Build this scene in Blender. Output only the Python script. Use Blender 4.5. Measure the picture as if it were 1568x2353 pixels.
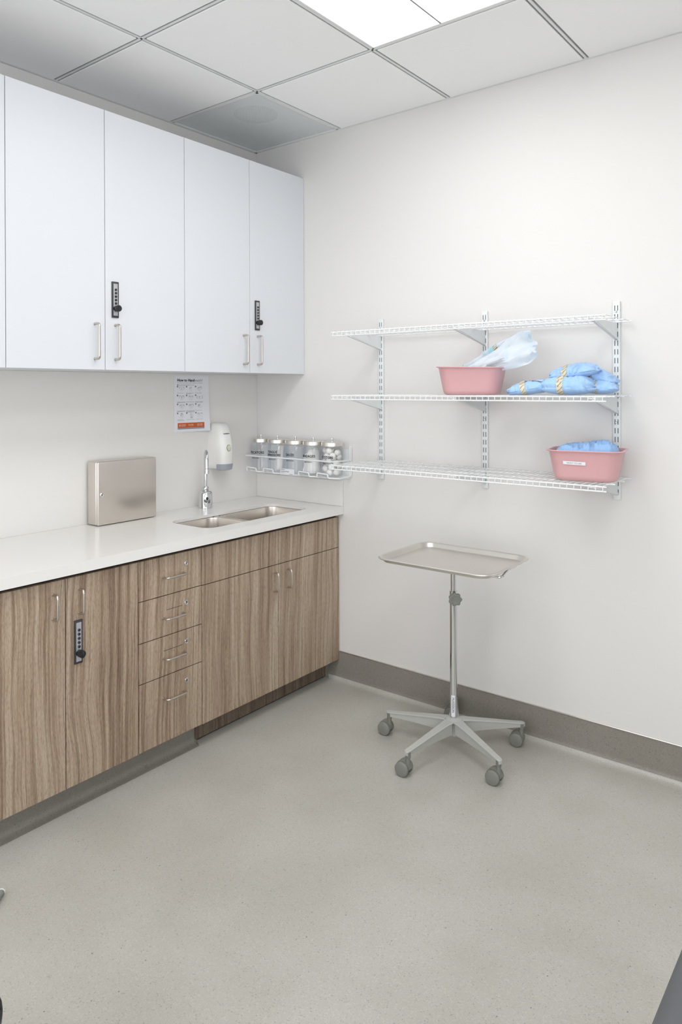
import bpy, bmesh, math, random
from mathutils import Vector, Matrix, noise
R = math.radians; PI = math.pi
for o in list(bpy.data.objects): bpy.data.objects.remove(o)
scn = bpy.context.scene
C = scn.collection

# ------------------------------------------------------------------ camera
CAM = Vector((2.7851, -2.8822, 1.4478)); YAW, PITCH, ROLL = .6745, -.0015, -.0035
FPX, PPX, PPY = 1673.54, 748.26, 897.38
F0 = Vector((-math.sin(YAW), math.cos(YAW), 0)); R0 = Vector((math.cos(YAW), math.sin(YAW), 0)); U0 = Vector((0, 0, 1))
F2 = F0*math.cos(PITCH)+U0*math.sin(PITCH); U2 = U0*math.cos(PITCH)-F0*math.sin(PITCH)
R3 = R0*math.cos(ROLL)+U2*math.sin(ROLL); U3 = U2*math.cos(ROLL)-R0*math.sin(ROLL)
cam = bpy.data.cameras.new('camera'); camo = bpy.data.objects.new('camera', cam); C.objects.link(camo)
camo.matrix_world = Matrix(((R3.x, U3.x, -F2.x, CAM.x), (R3.y, U3.y, -F2.y, CAM.y), (R3.z, U3.z, -F2.z, CAM.z), (0, 0, 0, 1)))
cam.sensor_fit = 'HORIZONTAL'; cam.sensor_width = 36; cam.lens = FPX/1568*36
cam.shift_x = (784-PPX)/1568; cam.shift_y = -(1176.5-PPY)/1568
cam.clip_start = .02
scn.camera = camo
# ------------------------------------------------------------------ world, exposure, lamp strength
w = bpy.data.worlds.new('world'); scn.world = w; w.use_nodes = True
w.node_tree.nodes['Background'].inputs[0].default_value = (1, 1, 1, 1)
w.node_tree.nodes['Background'].inputs[1].default_value = .1
scn.view_settings.view_transform = 'Standard'; scn.view_settings.look = 'None'
scn.view_settings.exposure = 0.02; scn.view_settings.gamma = 1
LAMP = 7.7                      # emission of the troffer lenses
LAMP_COLOR = (1, .995, .985)
FILL_PANEL = 3.4                    # emission of the two made-up window panels, added as fill light

# ------------------------------------------------------------------ materials
def lin(c):
    if isinstance(c, str): c = [int(c[i:i+2], 16) for i in (0, 2, 4)]
    return tuple((v/255/12.92 if v/255 <= .04045 else ((v/255+.055)/1.055)**2.4) for v in c)+(1,)
def mat(name, col, rough=.5, metal=0, spec=.5, **k):
    m = bpy.data.materials.new(name); m.use_nodes = True
    b = m.node_tree.nodes['Principled BSDF']
    b.inputs['Base Color'].default_value = col if len(col) == 4 and not isinstance(col, str) else lin(col)
    b.inputs['Roughness'].default_value = rough; b.inputs['Metallic'].default_value = metal
    b.inputs['Specular IOR Level'].default_value = spec
    for a, v in k.items(): b.inputs[a.replace('_', ' ')].default_value = v
    return m
class NT:
    def __init__(s, m): s.n = m.node_tree.nodes; s.l = m.node_tree.links; s.b = s.n['Principled BSDF']
    def add(s, t, **k):
        x = s.n.new(t)
        for a, v in k.items(): setattr(x, a, v)
        return x
    def link(s, a, b): s.l.new(a, b)
    def pos(s, scale, loc=(0, 0, 0), rot=(0, 0, 0)):
        g = s.add('ShaderNodeNewGeometry'); mp = s.add('ShaderNodeMapping')
        mp.inputs['Scale'].default_value = scale; mp.inputs['Location'].default_value = loc; mp.inputs['Rotation'].default_value = rot
        s.link(g.outputs['Position'], mp.inputs['Vector']); return mp.outputs[0]
    def noise(s, vec, scale=1, detail=2, rough=.5, dist=0):
        n = s.add('ShaderNodeTexNoise'); n.inputs['Scale'].default_value = scale; n.inputs['Detail'].default_value = detail
        n.inputs['Roughness'].default_value = rough; n.inputs['Distortion'].default_value = dist
        s.link(vec, n.inputs['Vector']); return n.outputs['Fac']
    def ramp(s, fac, stops):
        r = s.add('ShaderNodeValToRGB'); e = r.color_ramp.elements
        while len(e) < len(stops): e.new(.5)
        for i, (p, c) in enumerate(stops): e[i].position = p; e[i].color = c if len(c) == 4 and not isinstance(c, str) else lin(c)
        s.link(fac, r.inputs[0]); return r.outputs[0]
    def mix(s, fac, a, b, mode='MIX'):
        m = s.add('ShaderNodeMix', data_type='RGBA', blend_type=mode)
        for sock, v in ((m.inputs[0], fac), (m.inputs[6], a), (m.inputs[7], b)):
            if hasattr(v, 'is_linked') or hasattr(v, 'links'): s.link(v, sock)
            else: sock.default_value = v
        return m.outputs[2]
    def bump(s, h, strength=.1, dist=.01):
        b = s.add('ShaderNodeBump'); b.inputs['Strength'].default_value = strength; b.inputs['Distance'].default_value = dist
        s.link(h, b.inputs['Height']); s.link(b.outputs[0], s.b.inputs['Normal'])
    def math(s, op, a, b=None):
        m = s.add('ShaderNodeMath', operation=op)
        for i, v in enumerate((a, b)):
            if v is None: continue
            if hasattr(v, 'links'): s.link(v, m.inputs[i])
            else: m.inputs[i].default_value = v
        return m.outputs[0]
WHITE, BLK = (1, 1, 1, 1), (0, 0, 0, 1)

M = {}
M['wall'] = mat('wall_paint', 'dfdddb', .6, spec=.3)
t = NT(M['wall']); t.bump(t.noise(t.pos((1, 1, 1)), 160, 3), .05, .002)
M['ceil'] = mat('ceiling_tile', 'f8f8f8', .8, spec=.2)
t = NT(M['ceil']); t.bump(t.noise(t.pos((1, 1, 1)), 260, 3), .08, .002)
M['tbar'] = mat('white_grid_metal', 'e4e5e5', .45)
M['reveal'] = mat('grey_reveal', '8b8f90', .7)
M['lamwhite'] = mat('white_laminate', 'dbdee3', .42, spec=.4)
M['carcass'] = mat('cabinet_carcass_edge', '8a8a8a', .6)
M['wood'] = mat('walnut_laminate', 'a08c78', .42, spec=.35)
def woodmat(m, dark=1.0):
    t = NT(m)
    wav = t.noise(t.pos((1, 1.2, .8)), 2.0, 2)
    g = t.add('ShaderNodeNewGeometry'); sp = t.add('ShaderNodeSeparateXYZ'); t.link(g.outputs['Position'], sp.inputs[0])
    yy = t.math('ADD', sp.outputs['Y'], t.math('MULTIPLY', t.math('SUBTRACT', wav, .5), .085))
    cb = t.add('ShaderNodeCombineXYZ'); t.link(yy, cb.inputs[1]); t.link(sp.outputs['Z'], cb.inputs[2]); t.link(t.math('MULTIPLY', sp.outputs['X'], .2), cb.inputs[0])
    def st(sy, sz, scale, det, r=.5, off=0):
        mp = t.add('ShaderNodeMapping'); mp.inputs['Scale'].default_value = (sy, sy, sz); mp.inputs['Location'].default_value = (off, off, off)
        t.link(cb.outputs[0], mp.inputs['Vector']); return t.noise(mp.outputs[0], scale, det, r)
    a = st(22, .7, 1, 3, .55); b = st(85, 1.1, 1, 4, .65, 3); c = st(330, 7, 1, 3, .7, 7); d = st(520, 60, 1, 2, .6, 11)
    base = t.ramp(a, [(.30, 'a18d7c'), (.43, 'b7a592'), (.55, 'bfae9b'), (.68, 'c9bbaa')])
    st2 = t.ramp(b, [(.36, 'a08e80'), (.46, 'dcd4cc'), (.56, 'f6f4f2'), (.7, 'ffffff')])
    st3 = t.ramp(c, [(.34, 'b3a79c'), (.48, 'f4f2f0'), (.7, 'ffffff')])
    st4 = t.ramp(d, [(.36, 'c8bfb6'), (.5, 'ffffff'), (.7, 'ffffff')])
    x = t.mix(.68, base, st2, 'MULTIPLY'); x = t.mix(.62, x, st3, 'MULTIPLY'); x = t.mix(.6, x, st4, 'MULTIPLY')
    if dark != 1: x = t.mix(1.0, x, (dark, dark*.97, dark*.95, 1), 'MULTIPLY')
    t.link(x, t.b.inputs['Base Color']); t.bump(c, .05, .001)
woodmat(M['wood'])
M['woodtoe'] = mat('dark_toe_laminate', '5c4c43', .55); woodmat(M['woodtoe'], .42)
M['woodedge'] = mat('dark_cabinet_interior', '2c2521', .7)
M['counter'] = mat('white_solid_surface', 'e9e7e4', .22, spec=.5)
M['splash'] = mat('white_splash_panel', 'e3e1de', .4, spec=.35)
M['steel'] = mat('brushed_stainless', 'dcd6cf', .3, 1)
t = NT(M['steel']); n_ = t.noise(t.pos((6, 6, 500)), 1, 2); t.link(t.ramp(n_, [(.3, (.30, .30, .30, 1)), (.7, (.34, .34, .34, 1))]), t.b.inputs['Roughness'])
M['steeltray'] = mat('tray_stainless', 'e4e0da', .33, 1)
M['nickel'] = mat('satin_nickel', 'c9c2ba', .32, 1)
M['chrome'] = mat('chrome', 'd9dbdd', .06, 1)
M['white_metal'] = mat('white_powder_coat', 'eceeef', .38)
M['bracket'] = mat('white_bracket_enamel', 'dfe3e4', .42)
M['slot'] = mat('dark_slot', '4a4c4e', .8)
M['black'] = mat('black_plastic', '1d1f22', .35)
M['lockgrey'] = mat('lock_face_metal', 'b9bbbf', .4, .4)
M['darkgrey'] = mat('dark_grey_bezel', '34373a', .5)
M['greyplastic'] = mat('grey_base_plastic', 'b6b7b3', .38)
M['greydark'] = mat('grey_caster_plastic', '7f807a', .42)
M['knob'] = mat('grey_knob_plastic', '83857e', .55)
M['dispwhite'] = mat('dispenser_white', 'e8e7e4', .3)
M['displever'] = mat('dispenser_lever_grey', '9fa3ac', .35)
M['green'] = mat('soap_window_green', 'cdd9bf', .25)
M['paper'] = mat('paper', 'e6e8ec', .8, spec=.1)
M['ink'] = mat('black_ink', '26282b', .8, spec=.1)
M['inkgrey'] = mat('grey_ink', '84868c', .8, spec=.1)
M['inklight'] = mat('light_grey_ink', 'a6a6ac', .8, spec=.1)
M['orange'] = mat('orange_print', 'c8643a', .7, spec=.1)
M['greyband'] = mat('grey_print', '93969d', .7, spec=.1)
M['whiteink'] = mat('white_ink', 'f4e9e2', .8, spec=.1)
M['pink'] = mat('pink_plastic', 'd8a9ac', .35, Subsurface_Weight=.15, Subsurface_Radius=(.02, .008, .008))
M['cotton'] = mat('cotton_wool', 'f2f1ee', .95, spec=.05)
M['gauze'] = mat('white_bandage_paper', 'eae9e6', .8)
M['glass'] = mat('clear_glass', (1, 1, 1, 1), .03, spec=.5)
t = NT(M['glass']); lw = t.add('ShaderNodeLayerWeight'); lw.inputs[0].default_value = .35; tr = t.add('ShaderNodeBsdfTransparent'); tr.inputs[0].default_value = (.985, .99, 1, 1)
gl = t.add('ShaderNodeBsdfGlossy'); gl.inputs['Roughness'].default_value = .04; gl.inputs['Color'].default_value = (.85, .88, .92, 1); mx = t.add('ShaderNodeMixShader')
t.link(t.math('ADD', t.math('MULTIPLY', lw.outputs['Fresnel'], .4), .02), mx.inputs[0]); t.link(tr.outputs[0], mx.inputs[1]); t.link(gl.outputs[0], mx.inputs[2]); t.link(mx.outputs[0], M['glass'].node_tree.nodes['Material Output'].inputs[0])
M['tape'] = mat('indicator_tape', 'd3cbb2', .7)
M['tapeline'] = mat('indicator_tape_line', '3a3528', .7)
M['blue'] = mat('blue_sterile_wrap', 'a0c3ec', .75, spec=.2, Sheen_Weight=.2)
t = NT(M['blue']); nb = t.noise(t.pos((1, 1, 1)), 45, 4, .6); t.bump(nb, .25, .004)
M['drape'] = mat('blue_drape', '93b8e2', .8, spec=.2, Sheen_Weight=.2)
t = NT(M['drape']); t.bump(t.noise(t.pos((1, 1, 1)), 900, 2), .15, .001)
M['pouch'] = mat('peel_pouch_film', 'd9e3ec', .3, Transmission_Weight=.10, IOR=1.15)
t = NT(M['pouch']); fac = t.noise(t.pos((1, 1, 1)), 16, 2, .5); t.link(t.ramp(fac, [(.52, 'dde5ed'), (.66, 'd0e0ec'), (.76, 'a5d3de')]), t.b.inputs['Base Color']); t.bump(t.noise(t.pos((1, 1, 1)), 60, 3), .2, .003)
M['vinyl'] = mat('dark_grey_vinyl', '55585b', .42)
M['tablebase'] = mat('table_base_grey', 'b9bab8', .4)
# sheet vinyl floor with chips
def floormat(m, base, a, b, dark, rough=(.3, .42)):
    t = NT(m)
    big = t.noise(t.pos((1, 1, 1)), 3.2, 3)
    v1 = t.add('ShaderNodeTexVoronoi'); v1.inputs['Scale'].default_value = 330; t.link(t.pos((1, 1, 1)), v1.inputs['Vector'])
    sep = t.add('ShaderNodeSeparateColor'); t.link(v1.outputs['Color'], sep.inputs[0])
    c = t.ramp(sep.outputs[0], [(0, dark), (.035, a), (.2, base), (.82, base), (.93, b), (1, b)])
    v2 = t.add('ShaderNodeTexVoronoi'); v2.inputs['Scale'].default_value = 70; t.link(t.pos((1, 1, 1)), v2.inputs['Vector'])
    s2 = t.add('ShaderNodeSeparateColor'); t.link(v2.outputs['Color'], s2.inputs[0])
    near = t.math('LESS_THAN', v2.outputs['Distance'], .13); rare = t.math('LESS_THAN', s2.outputs[1], .05)
    c = t.mix(t.math('MULTIPLY', t.math('MULTIPLY', near, rare), .75), c, lin('55544f'))
    c = t.mix(.5, c, t.ramp(big, [(.35, 'ebe9e5'), (.65, 'ffffff')]), 'MULTIPLY')
    t.link(c, t.b.inputs['Base Color'])
    t.link(t.ramp(big, [(.3, (rough[0],)*3+(1,)), (.7, (rough[1],)*3+(1,))]), t.b.inputs['Roughness'])
    t.bump(t.noise(t.pos((1, 1, 1)), 300, 2), .04, .001)
M['floor'] = mat('sheet_vinyl_floor', 'b4b2aa', .35, spec=.45); floormat(M['floor'], 'b8b6af', 'b0aea7', 'c0beb7', 'a09e97')
M['cove'] = mat('cove_base_vinyl', '8e8982', .4, spec=.45); floormat(M['cove'], '8c8780', '847f78', '948f88', '746f69')
def emis(name, col, s):
    m = bpy.data.materials.new(name); m.use_nodes = True; n = m.node_tree.nodes; n.remove(n['Principled BSDF'])
    e = n.new('ShaderNodeEmission'); e.inputs[0].default_value = tuple(col)+(1,); e.inputs[1].default_value = s
    m.node_tree.links.new(e.outputs[0], n['Material Output'].inputs[0]); return m
M['lens'] = emis('lit_lens', LAMP_COLOR, LAMP)
M['fill_glow'] = emis('fill_panel_glow', (.94, .97, 1), FILL_PANEL)  # fill light glow for the added panels behind the camera
# perforated return grille: real see-through holes
m = mat('perforated_grille', 'f2f7f7', .45); M['perf'] = m; t = NT(m)
g = t.add('ShaderNodeNewGeometry'); sp = t.add('ShaderNodeSeparateXYZ'); t.link(g.outputs['Position'], sp.inputs[0])
def cell(s, off=0.0): return t.math('SUBTRACT', t.math('FRACT', t.math('ADD', t.math('MULTIPLY', s, 1/.0078), off)), .5)
def holes(off):
    a = cell(sp.outputs[0], off); b = cell(sp.outputs[1], off)
    d2 = t.math('ADD', t.math('MULTIPLY', a, a), t.math('MULTIPLY', b, b)); return t.math('LESS_THAN', d2, .045)
h = t.math('MAXIMUM', holes(.0), holes(.5))
tr = t.add('ShaderNodeBsdfTransparent'); mx = t.add('ShaderNodeMixShader'); t.link(h, mx.inputs[0]); t.link(t.b.outputs[0], mx.inputs[1]); t.link(tr.outputs[0], mx.inputs[2])
t.link(mx.outputs[0], m.node_tree.nodes['Material Output'].inputs[0])
M['plenum'] = mat('grille_backing', 'f2f7f8', .7); M['duct'] = mat('duct_dark', '5c6164', .8)

# ------------------------------------------------------------------ builders
ORG = {}
def thing(name, label, cat, loc=(0, 0, 0), rz=0, group=None):
    o = bpy.data.objects.new(name, None); C.objects.link(o); o.location = loc; o.rotation_euler = (0, 0, rz)
    o.empty_display_size = .05
    o['label'] = label; o['category'] = cat
    if group: o['group'] = group
    ORG[o.name] = Vector(loc); return o
def obj(name, bm, mats, parent=None, smooth=False, local=False, label=None):
    me = bpy.data.meshes.new(name)
    bmesh.ops.recalc_face_normals(bm, faces=bm.faces[:]) if smooth != 'keep' else None
    bm.to_mesh(me); bm.free()
    o = bpy.data.objects.new(name, me); C.objects.link(o)
    if not isinstance(mats, (list, tuple)): mats = [mats]
    for m_ in mats: me.materials.append(M[m_])
    if parent is not None:
        o.parent = parent; ORG[o.name] = ORG[parent.name]
        if not local: me.transform(Matrix.Translation(-ORG[parent.name]))
    for p in me.polygons: p.use_smooth = bool(smooth)
    if smooth:
        try: me.set_sharp_from_angle(angle=R(38))
        except Exception: pass
    if label: o['label'] = label
    return o
def tag(o, label, cat, group=None):
    o['label'] = label; o['category'] = cat
    if group: o['group'] = group
    # origin to the mesh centre
    me = o.data; c = sum((v.co for v in me.vertices), Vector())/len(me.vertices)
    me.transform(Matrix.Translation(-c)); o.location = c; ORG[o.name] = c
    return o
def struct(name, bm, m, smooth=False):
    o = obj(name, bm, m, smooth=smooth); o['kind'] = 'structure'; return o
def B(): return bmesh.new()
def box(bm, lo, hi, bev=0, seg=2, mi=0, mtx=None):
    lo = Vector(lo); hi = Vector(hi)
    vs = [bm.verts.new((x, y, z)) for x in (lo.x, hi.x) for y in (lo.y, hi.y) for z in (lo.z, hi.z)]
    fs = [(0, 1, 3, 2), (4, 6, 7, 5), (0, 4, 5, 1), (2, 3, 7, 6), (0, 2, 6, 4), (1, 5, 7, 3)]
    F = [bm.faces.new([vs[i] for i in f]) for f in fs]
    if bev:
        es = list({e for f in F for e in f.edges})
        r = bmesh.ops.bevel(bm, geom=es, offset=bev, segments=seg, profile=.5, affect='EDGES')
        F = [f for f in r['faces']]+[f for f in F if f.is_valid]
        vs = list({v for f in F for v in f.verts})
    for f in F: f.material_index = mi
    if mtx: bmesh.ops.transform(bm, matrix=mtx, verts=vs)
    return vs
def loft(bm, rings, cap=(True, True), mi=0, closed=True):
    V = [[bm.verts.new(p) for p in r] for r in rings]; n = len(V[0]); fs = []
    for a, b in zip(V, V[1:]):
        for i in range(n if closed else n-1):
            j = (i+1) % n; fs.append(bm.faces.new((a[i], a[j], b[j], b[i])))
    if cap[0]: fs.append(bm.faces.new(V[0][::-1]))
    if cap[1]: fs.append(bm.faces.new(V[-1]))
    for f in fs: f.material_index = mi
    return V
def lathe(bm, prof, c, axis='z', n=28, cap=(True, True), mi=0):
    c = Vector(c); rings = []
    for r, h in prof:
        ring = []
        for i in range(n):
            a = 2*PI*i/n; u, v = r*math.cos(a), r*math.sin(a)
            p = {'z': (u, v, h), 'x': (h, u, v), 'y': (u, h, v)}[axis]; ring.append(c+Vector(p))
        rings.append(ring)
    return loft(bm, rings, cap, mi)
def frames(pts):
    T = []
    for i in range(len(pts)):
        a = pts[max(0, i-1)]; b = pts[min(len(pts)-1, i+1)]; T.append((b-a).normalized())
    n = T[0].orthogonal().normalized(); N = []
    for t_ in T:
        n = (n-t_*n.dot(t_)).normalized(); N.append(n)
    return T, N
def tube(bm, pts, r, n=8, mi=0):
    pts = [Vector(p) for p in pts]; T, N = frames(pts); rings = []
    for i, p in enumerate(pts):
        b = T[i].cross(N[i]); rr = r[i] if isinstance(r, (list, tuple)) else r
        rings.append([p+(N[i]*math.cos(2*PI*k/n)+b*math.sin(2*PI*k/n))*rr for k in range(n)])
    loft(bm, rings, mi=mi)
def fillet(pts, rad, n=5):
    pts = [Vector(p) for p in pts]; out = [pts[0]]
    for a, b, c in zip(pts, pts[1:], pts[2:]):
        u = (a-b).normalized(); v = (c-b).normalized(); r = min(rad, (a-b).length*.48, (c-b).length*.48)
        p0 = b+u*r; p1 = b+v*r
        for i in range(n+1):
            s = i/n; out.append(p0*(1-s)**2+b*2*s*(1-s)+p1*s*s)
    out.append(pts[-1]); return out
def rrect(w, h, r, z=0, n=6, c=(0, 0)):
    P = []
    for cx, cy, a0 in ((w/2-r, h/2-r, 0), (-w/2+r, h/2-r, 90), (-w/2+r, -h/2+r, 180), (w/2-r, -h/2+r, 270)):
        for i in range(n+1):
            a = R(a0+90*i/n); P.append(Vector((c[0]+cx+r*math.cos(a), c[1]+cy+r*math.sin(a), z)))
    return P
def prism(bm, poly, d, mi=0):
    """poly: list of 3D points, extruded by vector d"""
    d = Vector(d); a = [Vector(p) for p in poly]; loft(bm, [a, [p+d for p in a]], mi=mi)
_dg = None
def text_bm(s, size, depth=.0004, align='LEFT', space=1.0, bold=0):
    cu = bpy.data.curves.new('t', 'FONT'); cu.body = s; cu.size = size; cu.align_x = align; cu.extrude = depth/2; cu.resolution_u = 3; cu.space_character = space; cu.offset = bold
    o = bpy.data.objects.new('t', cu); C.objects.link(o); dg = bpy.context.evaluated_depsgraph_get()
    me = bpy.data.meshes.new_from_object(o.evaluated_get(dg)); bm = B(); bm.from_mesh(me)
    bpy.data.objects.remove(o); bpy.data.curves.remove(cu); bpy.data.meshes.remove(me); return bm
def add_bm(dst, src, mtx, mi=0, fn=None):
    mp = {}
    for v in src.verts:
        p = mtx @ v.co
        if fn: p = fn(p)
        mp[v] = dst.verts.new(p)
    for f in src.faces:
        try: nf = dst.faces.new([mp[v] for v in f.verts]); nf.material_index = mi
        except ValueError: pass
    src.free()
def basis(x, y, z, o): return Matrix(((x[0], y[0], z[0], o[0]), (x[1], y[1], z[1], o[1]), (x[2], y[2], z[2], o[2]), (0, 0, 0, 1)))
def curve_fill(outer, holes, z0, z1):
    """flat plate with holes, from 2D outlines"""
    cu = bpy.data.curves.new('c', 'CURVE'); cu.dimensions = '2D'; cu.fill_mode = 'BOTH'; cu.extrude = (z1-z0)/2
    for P in [outer]+holes:
        s = cu.splines.new('POLY'); s.points.add(len(P)-1); s.use_cyclic_u = True
        for i, p in enumerate(P): s.points[i].co = (p[0], p[1], 0, 1)
    o = bpy.data.objects.new('c', cu); C.objects.link(o); dg = bpy.context.evaluated_depsgraph_get()
    me = bpy.data.meshes.new_from_object(o.evaluated_get(dg)); bm = B(); bm.from_mesh(me)
    bmesh.ops.remove_doubles(bm, verts=bm.verts[:], dist=1e-5)
    bmesh.ops.translate(bm, verts=bm.verts[:], vec=(0, 0, (z0+z1)/2))
    bpy.data.objects.remove(o); bpy.data.curves.remove(cu); bpy.data.meshes.remove(me); return bm

# ------------------------------------------------------------------ the room
H = 2.7395; XM, YM = 4.24, -6.08; GX, GY, G = .5853, .5991, .6096
bm = B(); box(bm, (-.1, YM-.1, -.1), (XM+.1, .1, 0)); struct('floor', bm, 'floor')
for nm, lo, hi in (('wall_left', (-.1, YM-.1, 0), (0, 0, H+.15)), ('wall_back', (-.1, 0, 0), (XM+.1, .1, H+.15)),
                   ('wall_right', (XM, YM-.1, 0), (XM+.1, 0, H+.15)), ('wall_front', (0, YM-.1, 0), (XM, YM, H+.15))):
    bm = B(); box(bm, lo, hi); struct(nm, bm, 'wall')
# ceiling: lay-in tiles with stepped edges
xs = [0, GX]; ys = [0, -GY]
while xs[-1] < XM-.01: xs.append(min(XM, xs[-1]+G))
while ys[-1] > YM+.01: ys.append(max(YM, ys[-1]-G))
LIGHTS = [(2, 1), (4, 2), (2, 6)]        # column, row of the first tile of each 2 x 4 ft troffer
used = {(c, r+k) for c, r in LIGHTS for k in (0, 1)} | {(0, 0)}
bm = B()
for i in range(len(xs)-1):
    for j in range(len(ys)-1):
        if (i, j) in used: continue
        x0, x1, y1, y0 = xs[i], xs[i+1], ys[j], ys[j+1]
        box(bm, (x0+.002, y0+.002, H+.006), (x1-.002, y1-.002, H+.02))
        box(bm, (x0+.0125, y0+.0125, H-.0005), (x1-.0125, y1-.0125, H+.007), .0015, 1)
box(bm, (-.1, YM-.1, H+.13), (XM+.1, .1, H+.15))
struct('ceiling', bm, 'ceil')
bm = B()
def cellid(i, j):
    for c, r in LIGHTS:
        if i == c and j in (r, r+1): return (c, r)
    return (i, j, 0)
for a in range(1, len(xs)-1):
    x = xs[a]
    for b in range(len(ys)-1):
        if cellid(a-1, b) == cellid(a, b): continue
        box(bm, (x-.0045, ys[b+1], H+.0005), (x+.0045, ys[b], H+.03)); box(bm, (x-.0115, ys[b+1], H+.004), (x+.0115, ys[b], H+.0058), mi=1)
for b in range(1, len(ys)-1):
    y = ys[b]
    for a in range(len(xs)-1):
        if cellid(a, b-1) == cellid(a, b): continue
        box(bm, (xs[a]-.0045, y-.0045, H+.0002), (xs[a+1]+.0045, y+.0045, H+.0297)); box(bm, (xs[a], y-.0115, H+.0037), (xs[a+1], y+.0115, H+.0055), mi=1)
struct('trim_1', bm, ['tbar', 'reveal'])
bm = B()
box(bm, (0, YM, H-.0), (.012, 0, H+.0045)); box(bm, (0, YM, H-.0), (.0015, 0, H+.022))
box(bm, (0, -.012, H), (XM, 0, H+.0045)); box(bm, (XM-.012, YM, H), (XM, 0, H+.0045)); box(bm, (0, YM, H), (XM, YM+.012, H+.0045))
struct('trim_2', bm, 'tbar')
# cove base along the back wall, the front, right
ZB = .1403
def cove_prof(r=.032, t=.004, h=ZB, n=8):
    P = [(r+.012, .0006)]
    for i in range(n+1):
        a = R(90*i/n); P.append((t+r-r*math.sin(a), .0012+r-r*math.cos(a)))
    P += [(t, h), (0, h), (0, 0), (r+.012, 0)]
    return P
def cove_run(nm, pts_fn, L0, L1, m='cove'):
    bm = B(); P = cove_prof(); loft(bm, [[pts_fn(d, z, L0) for d, z in P], [pts_fn(d, z, L1) for d, z in P]])
    for f in bm.faces:
        if max(v.co.z for v in f.verts) < .017: f.material_index = 1
    return struct(nm, bm, [m, 'floor'], smooth=True)
cove_run('baseboard_back', lambda d, z, L: Vector((L, -d, z)), .49, XM)
cove_run('baseboard_right', lambda d, z, L: Vector((XM-d, L, z)), YM, 0)
cove_run('baseboard_front', lambda d, z, L: Vector((L, YM+d, z)), 0, XM)
bm = B(); box(bm, (.57, -.0065, ZB), (XM, 0, ZB+.0045), .001, 1); struct('trim_3', bm, 'steel')

# two unseen glowing panels shaped as windows, added to brighten the room
def window(n, axis, c, wd, z0, z1, pos, inward):
    def P(u, z, d): return (u, pos+inward*d, z) if axis == 'x' else (pos+inward*d, u, z)
    def bx(bm, u0, u1, a, b, d0, d1, mi=0):
        p, q = P(u0, a, d0), P(u1, b, d1); box(bm, [min(i, j) for i, j in zip(p, q)], [max(i, j) for i, j in zip(p, q)], mi=mi)
    bm = B(); u0, u1 = c-wd/2, c+wd/2; f = .05
    bx(bm, u0+f, u1-f, z0+f, z1-f, .001, .006, 1)
    for a in ((u0, u0+f, z0, z1), (u1-f, u1, z0, z1), (u0+f, u1-f, z0, z0+f), (u0+f, u1-f, z1-f, z1), (c-.02, c+.02, z0+f, z1-f)): bx(bm, *a, .0005, .03)
    struct('fill_panel_%d' % n, bm, ['white_metal', 'fill_glow'])
window(1, 'x', 2.2, 3.4, .25, 2.45, YM, 1)
window(2, 'y', -3.4, 2.6, .25, 2.3, XM, -1)
# ------------------------------------------------------------------ troffers
def troffer(c, r, label):
    x0, x1 = xs[c], xs[c+1]; y1, y0 = ys[r], ys[r+2]
    t = thing('ceiling_light', label, 'light', ((x0+x1)/2, (y0+y1)/2, H), group='recessed ceiling troffers')
    z = H-.001; f = .017
    bm = B()
    for a, b in (((x0+.004, y0+.004, z), (x0+f, y1-.004, z+.012)), ((x1-f, y0+.004, z), (x1-.004, y1-.004, z+.012)),
                 ((x0+.004, y0+.004, z), (x1-.004, y0+f, z+.012)), ((x0+.004, y1-f, z), (x1-.004, y1-.004, z+.012))): box(bm, a, b, .003, 2)
    # housing
    box(bm, (x0+.005, y0+.005, z+.085), (x1-.005, y1-.005, z+.09))
    for a, b in (((x0+.004, y0+.004, z+.01), (x0+.007, y1-.004, z+.09)), ((x1-.007, y0+.004, z+.01), (x1-.004, y1-.004, z+.09)),
                 ((x0+.005, y0+.004, z+.01), (x1-.005, y0+.007, z+.09)), ((x0+.005, y1-.007, z+.01), (x1-.005, y1-.004, z+.09))): box(bm, a, b)
    obj('frame', bm, 'tbar', t, smooth=True)
    # two arched lenses meeting in a centre rib
    xm = (x0+x1)/2
    for a, b in ((x0+f-.002, xm-.002), (xm+.002, x1-f+.002)):
        bm = B(); n = 12; rows = []
        ya, yb = y0+f-.002, y1-f+.002
        ins = .06
        for yy, k in ((ya, 0), (ya+ins*.5, .75), (ya+ins, 1), (yb-ins, 1), (yb-ins*.5, .75), (yb, 0)):
            rows.append([Vector((a+(b-a)*i/n, yy, z+.006+.05*k*math.sin(PI*i/n)**.8)) for i in range(n+1)])
        V = [[bm.verts.new(p) for p in rw] for rw in rows]
        for p, q in zip(V, V[1:]):
            for i in range(n): bm.faces.new((p[i], p[i+1], q[i+1], q[i]))
        obj('lens', bm, 'lens', t, smooth=True)
    bm = B(); box(bm, (xm-.003, y0+f, z-.0005), (xm+.003, y1-f, z+.01)); obj('centre_rib', bm, 'reveal', t)
    return t
troffer(*LIGHTS[0], 'lit white ceiling light with two arched lenses cut by the top edge')
troffer(*LIGHTS[1], 'lit white ceiling light to the right behind the camera')
troffer(*LIGHTS[2], 'added unseen lit white ceiling light nearest the front wall behind the camera')  # third troffer, added out of view to make the lighting flatter
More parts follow.
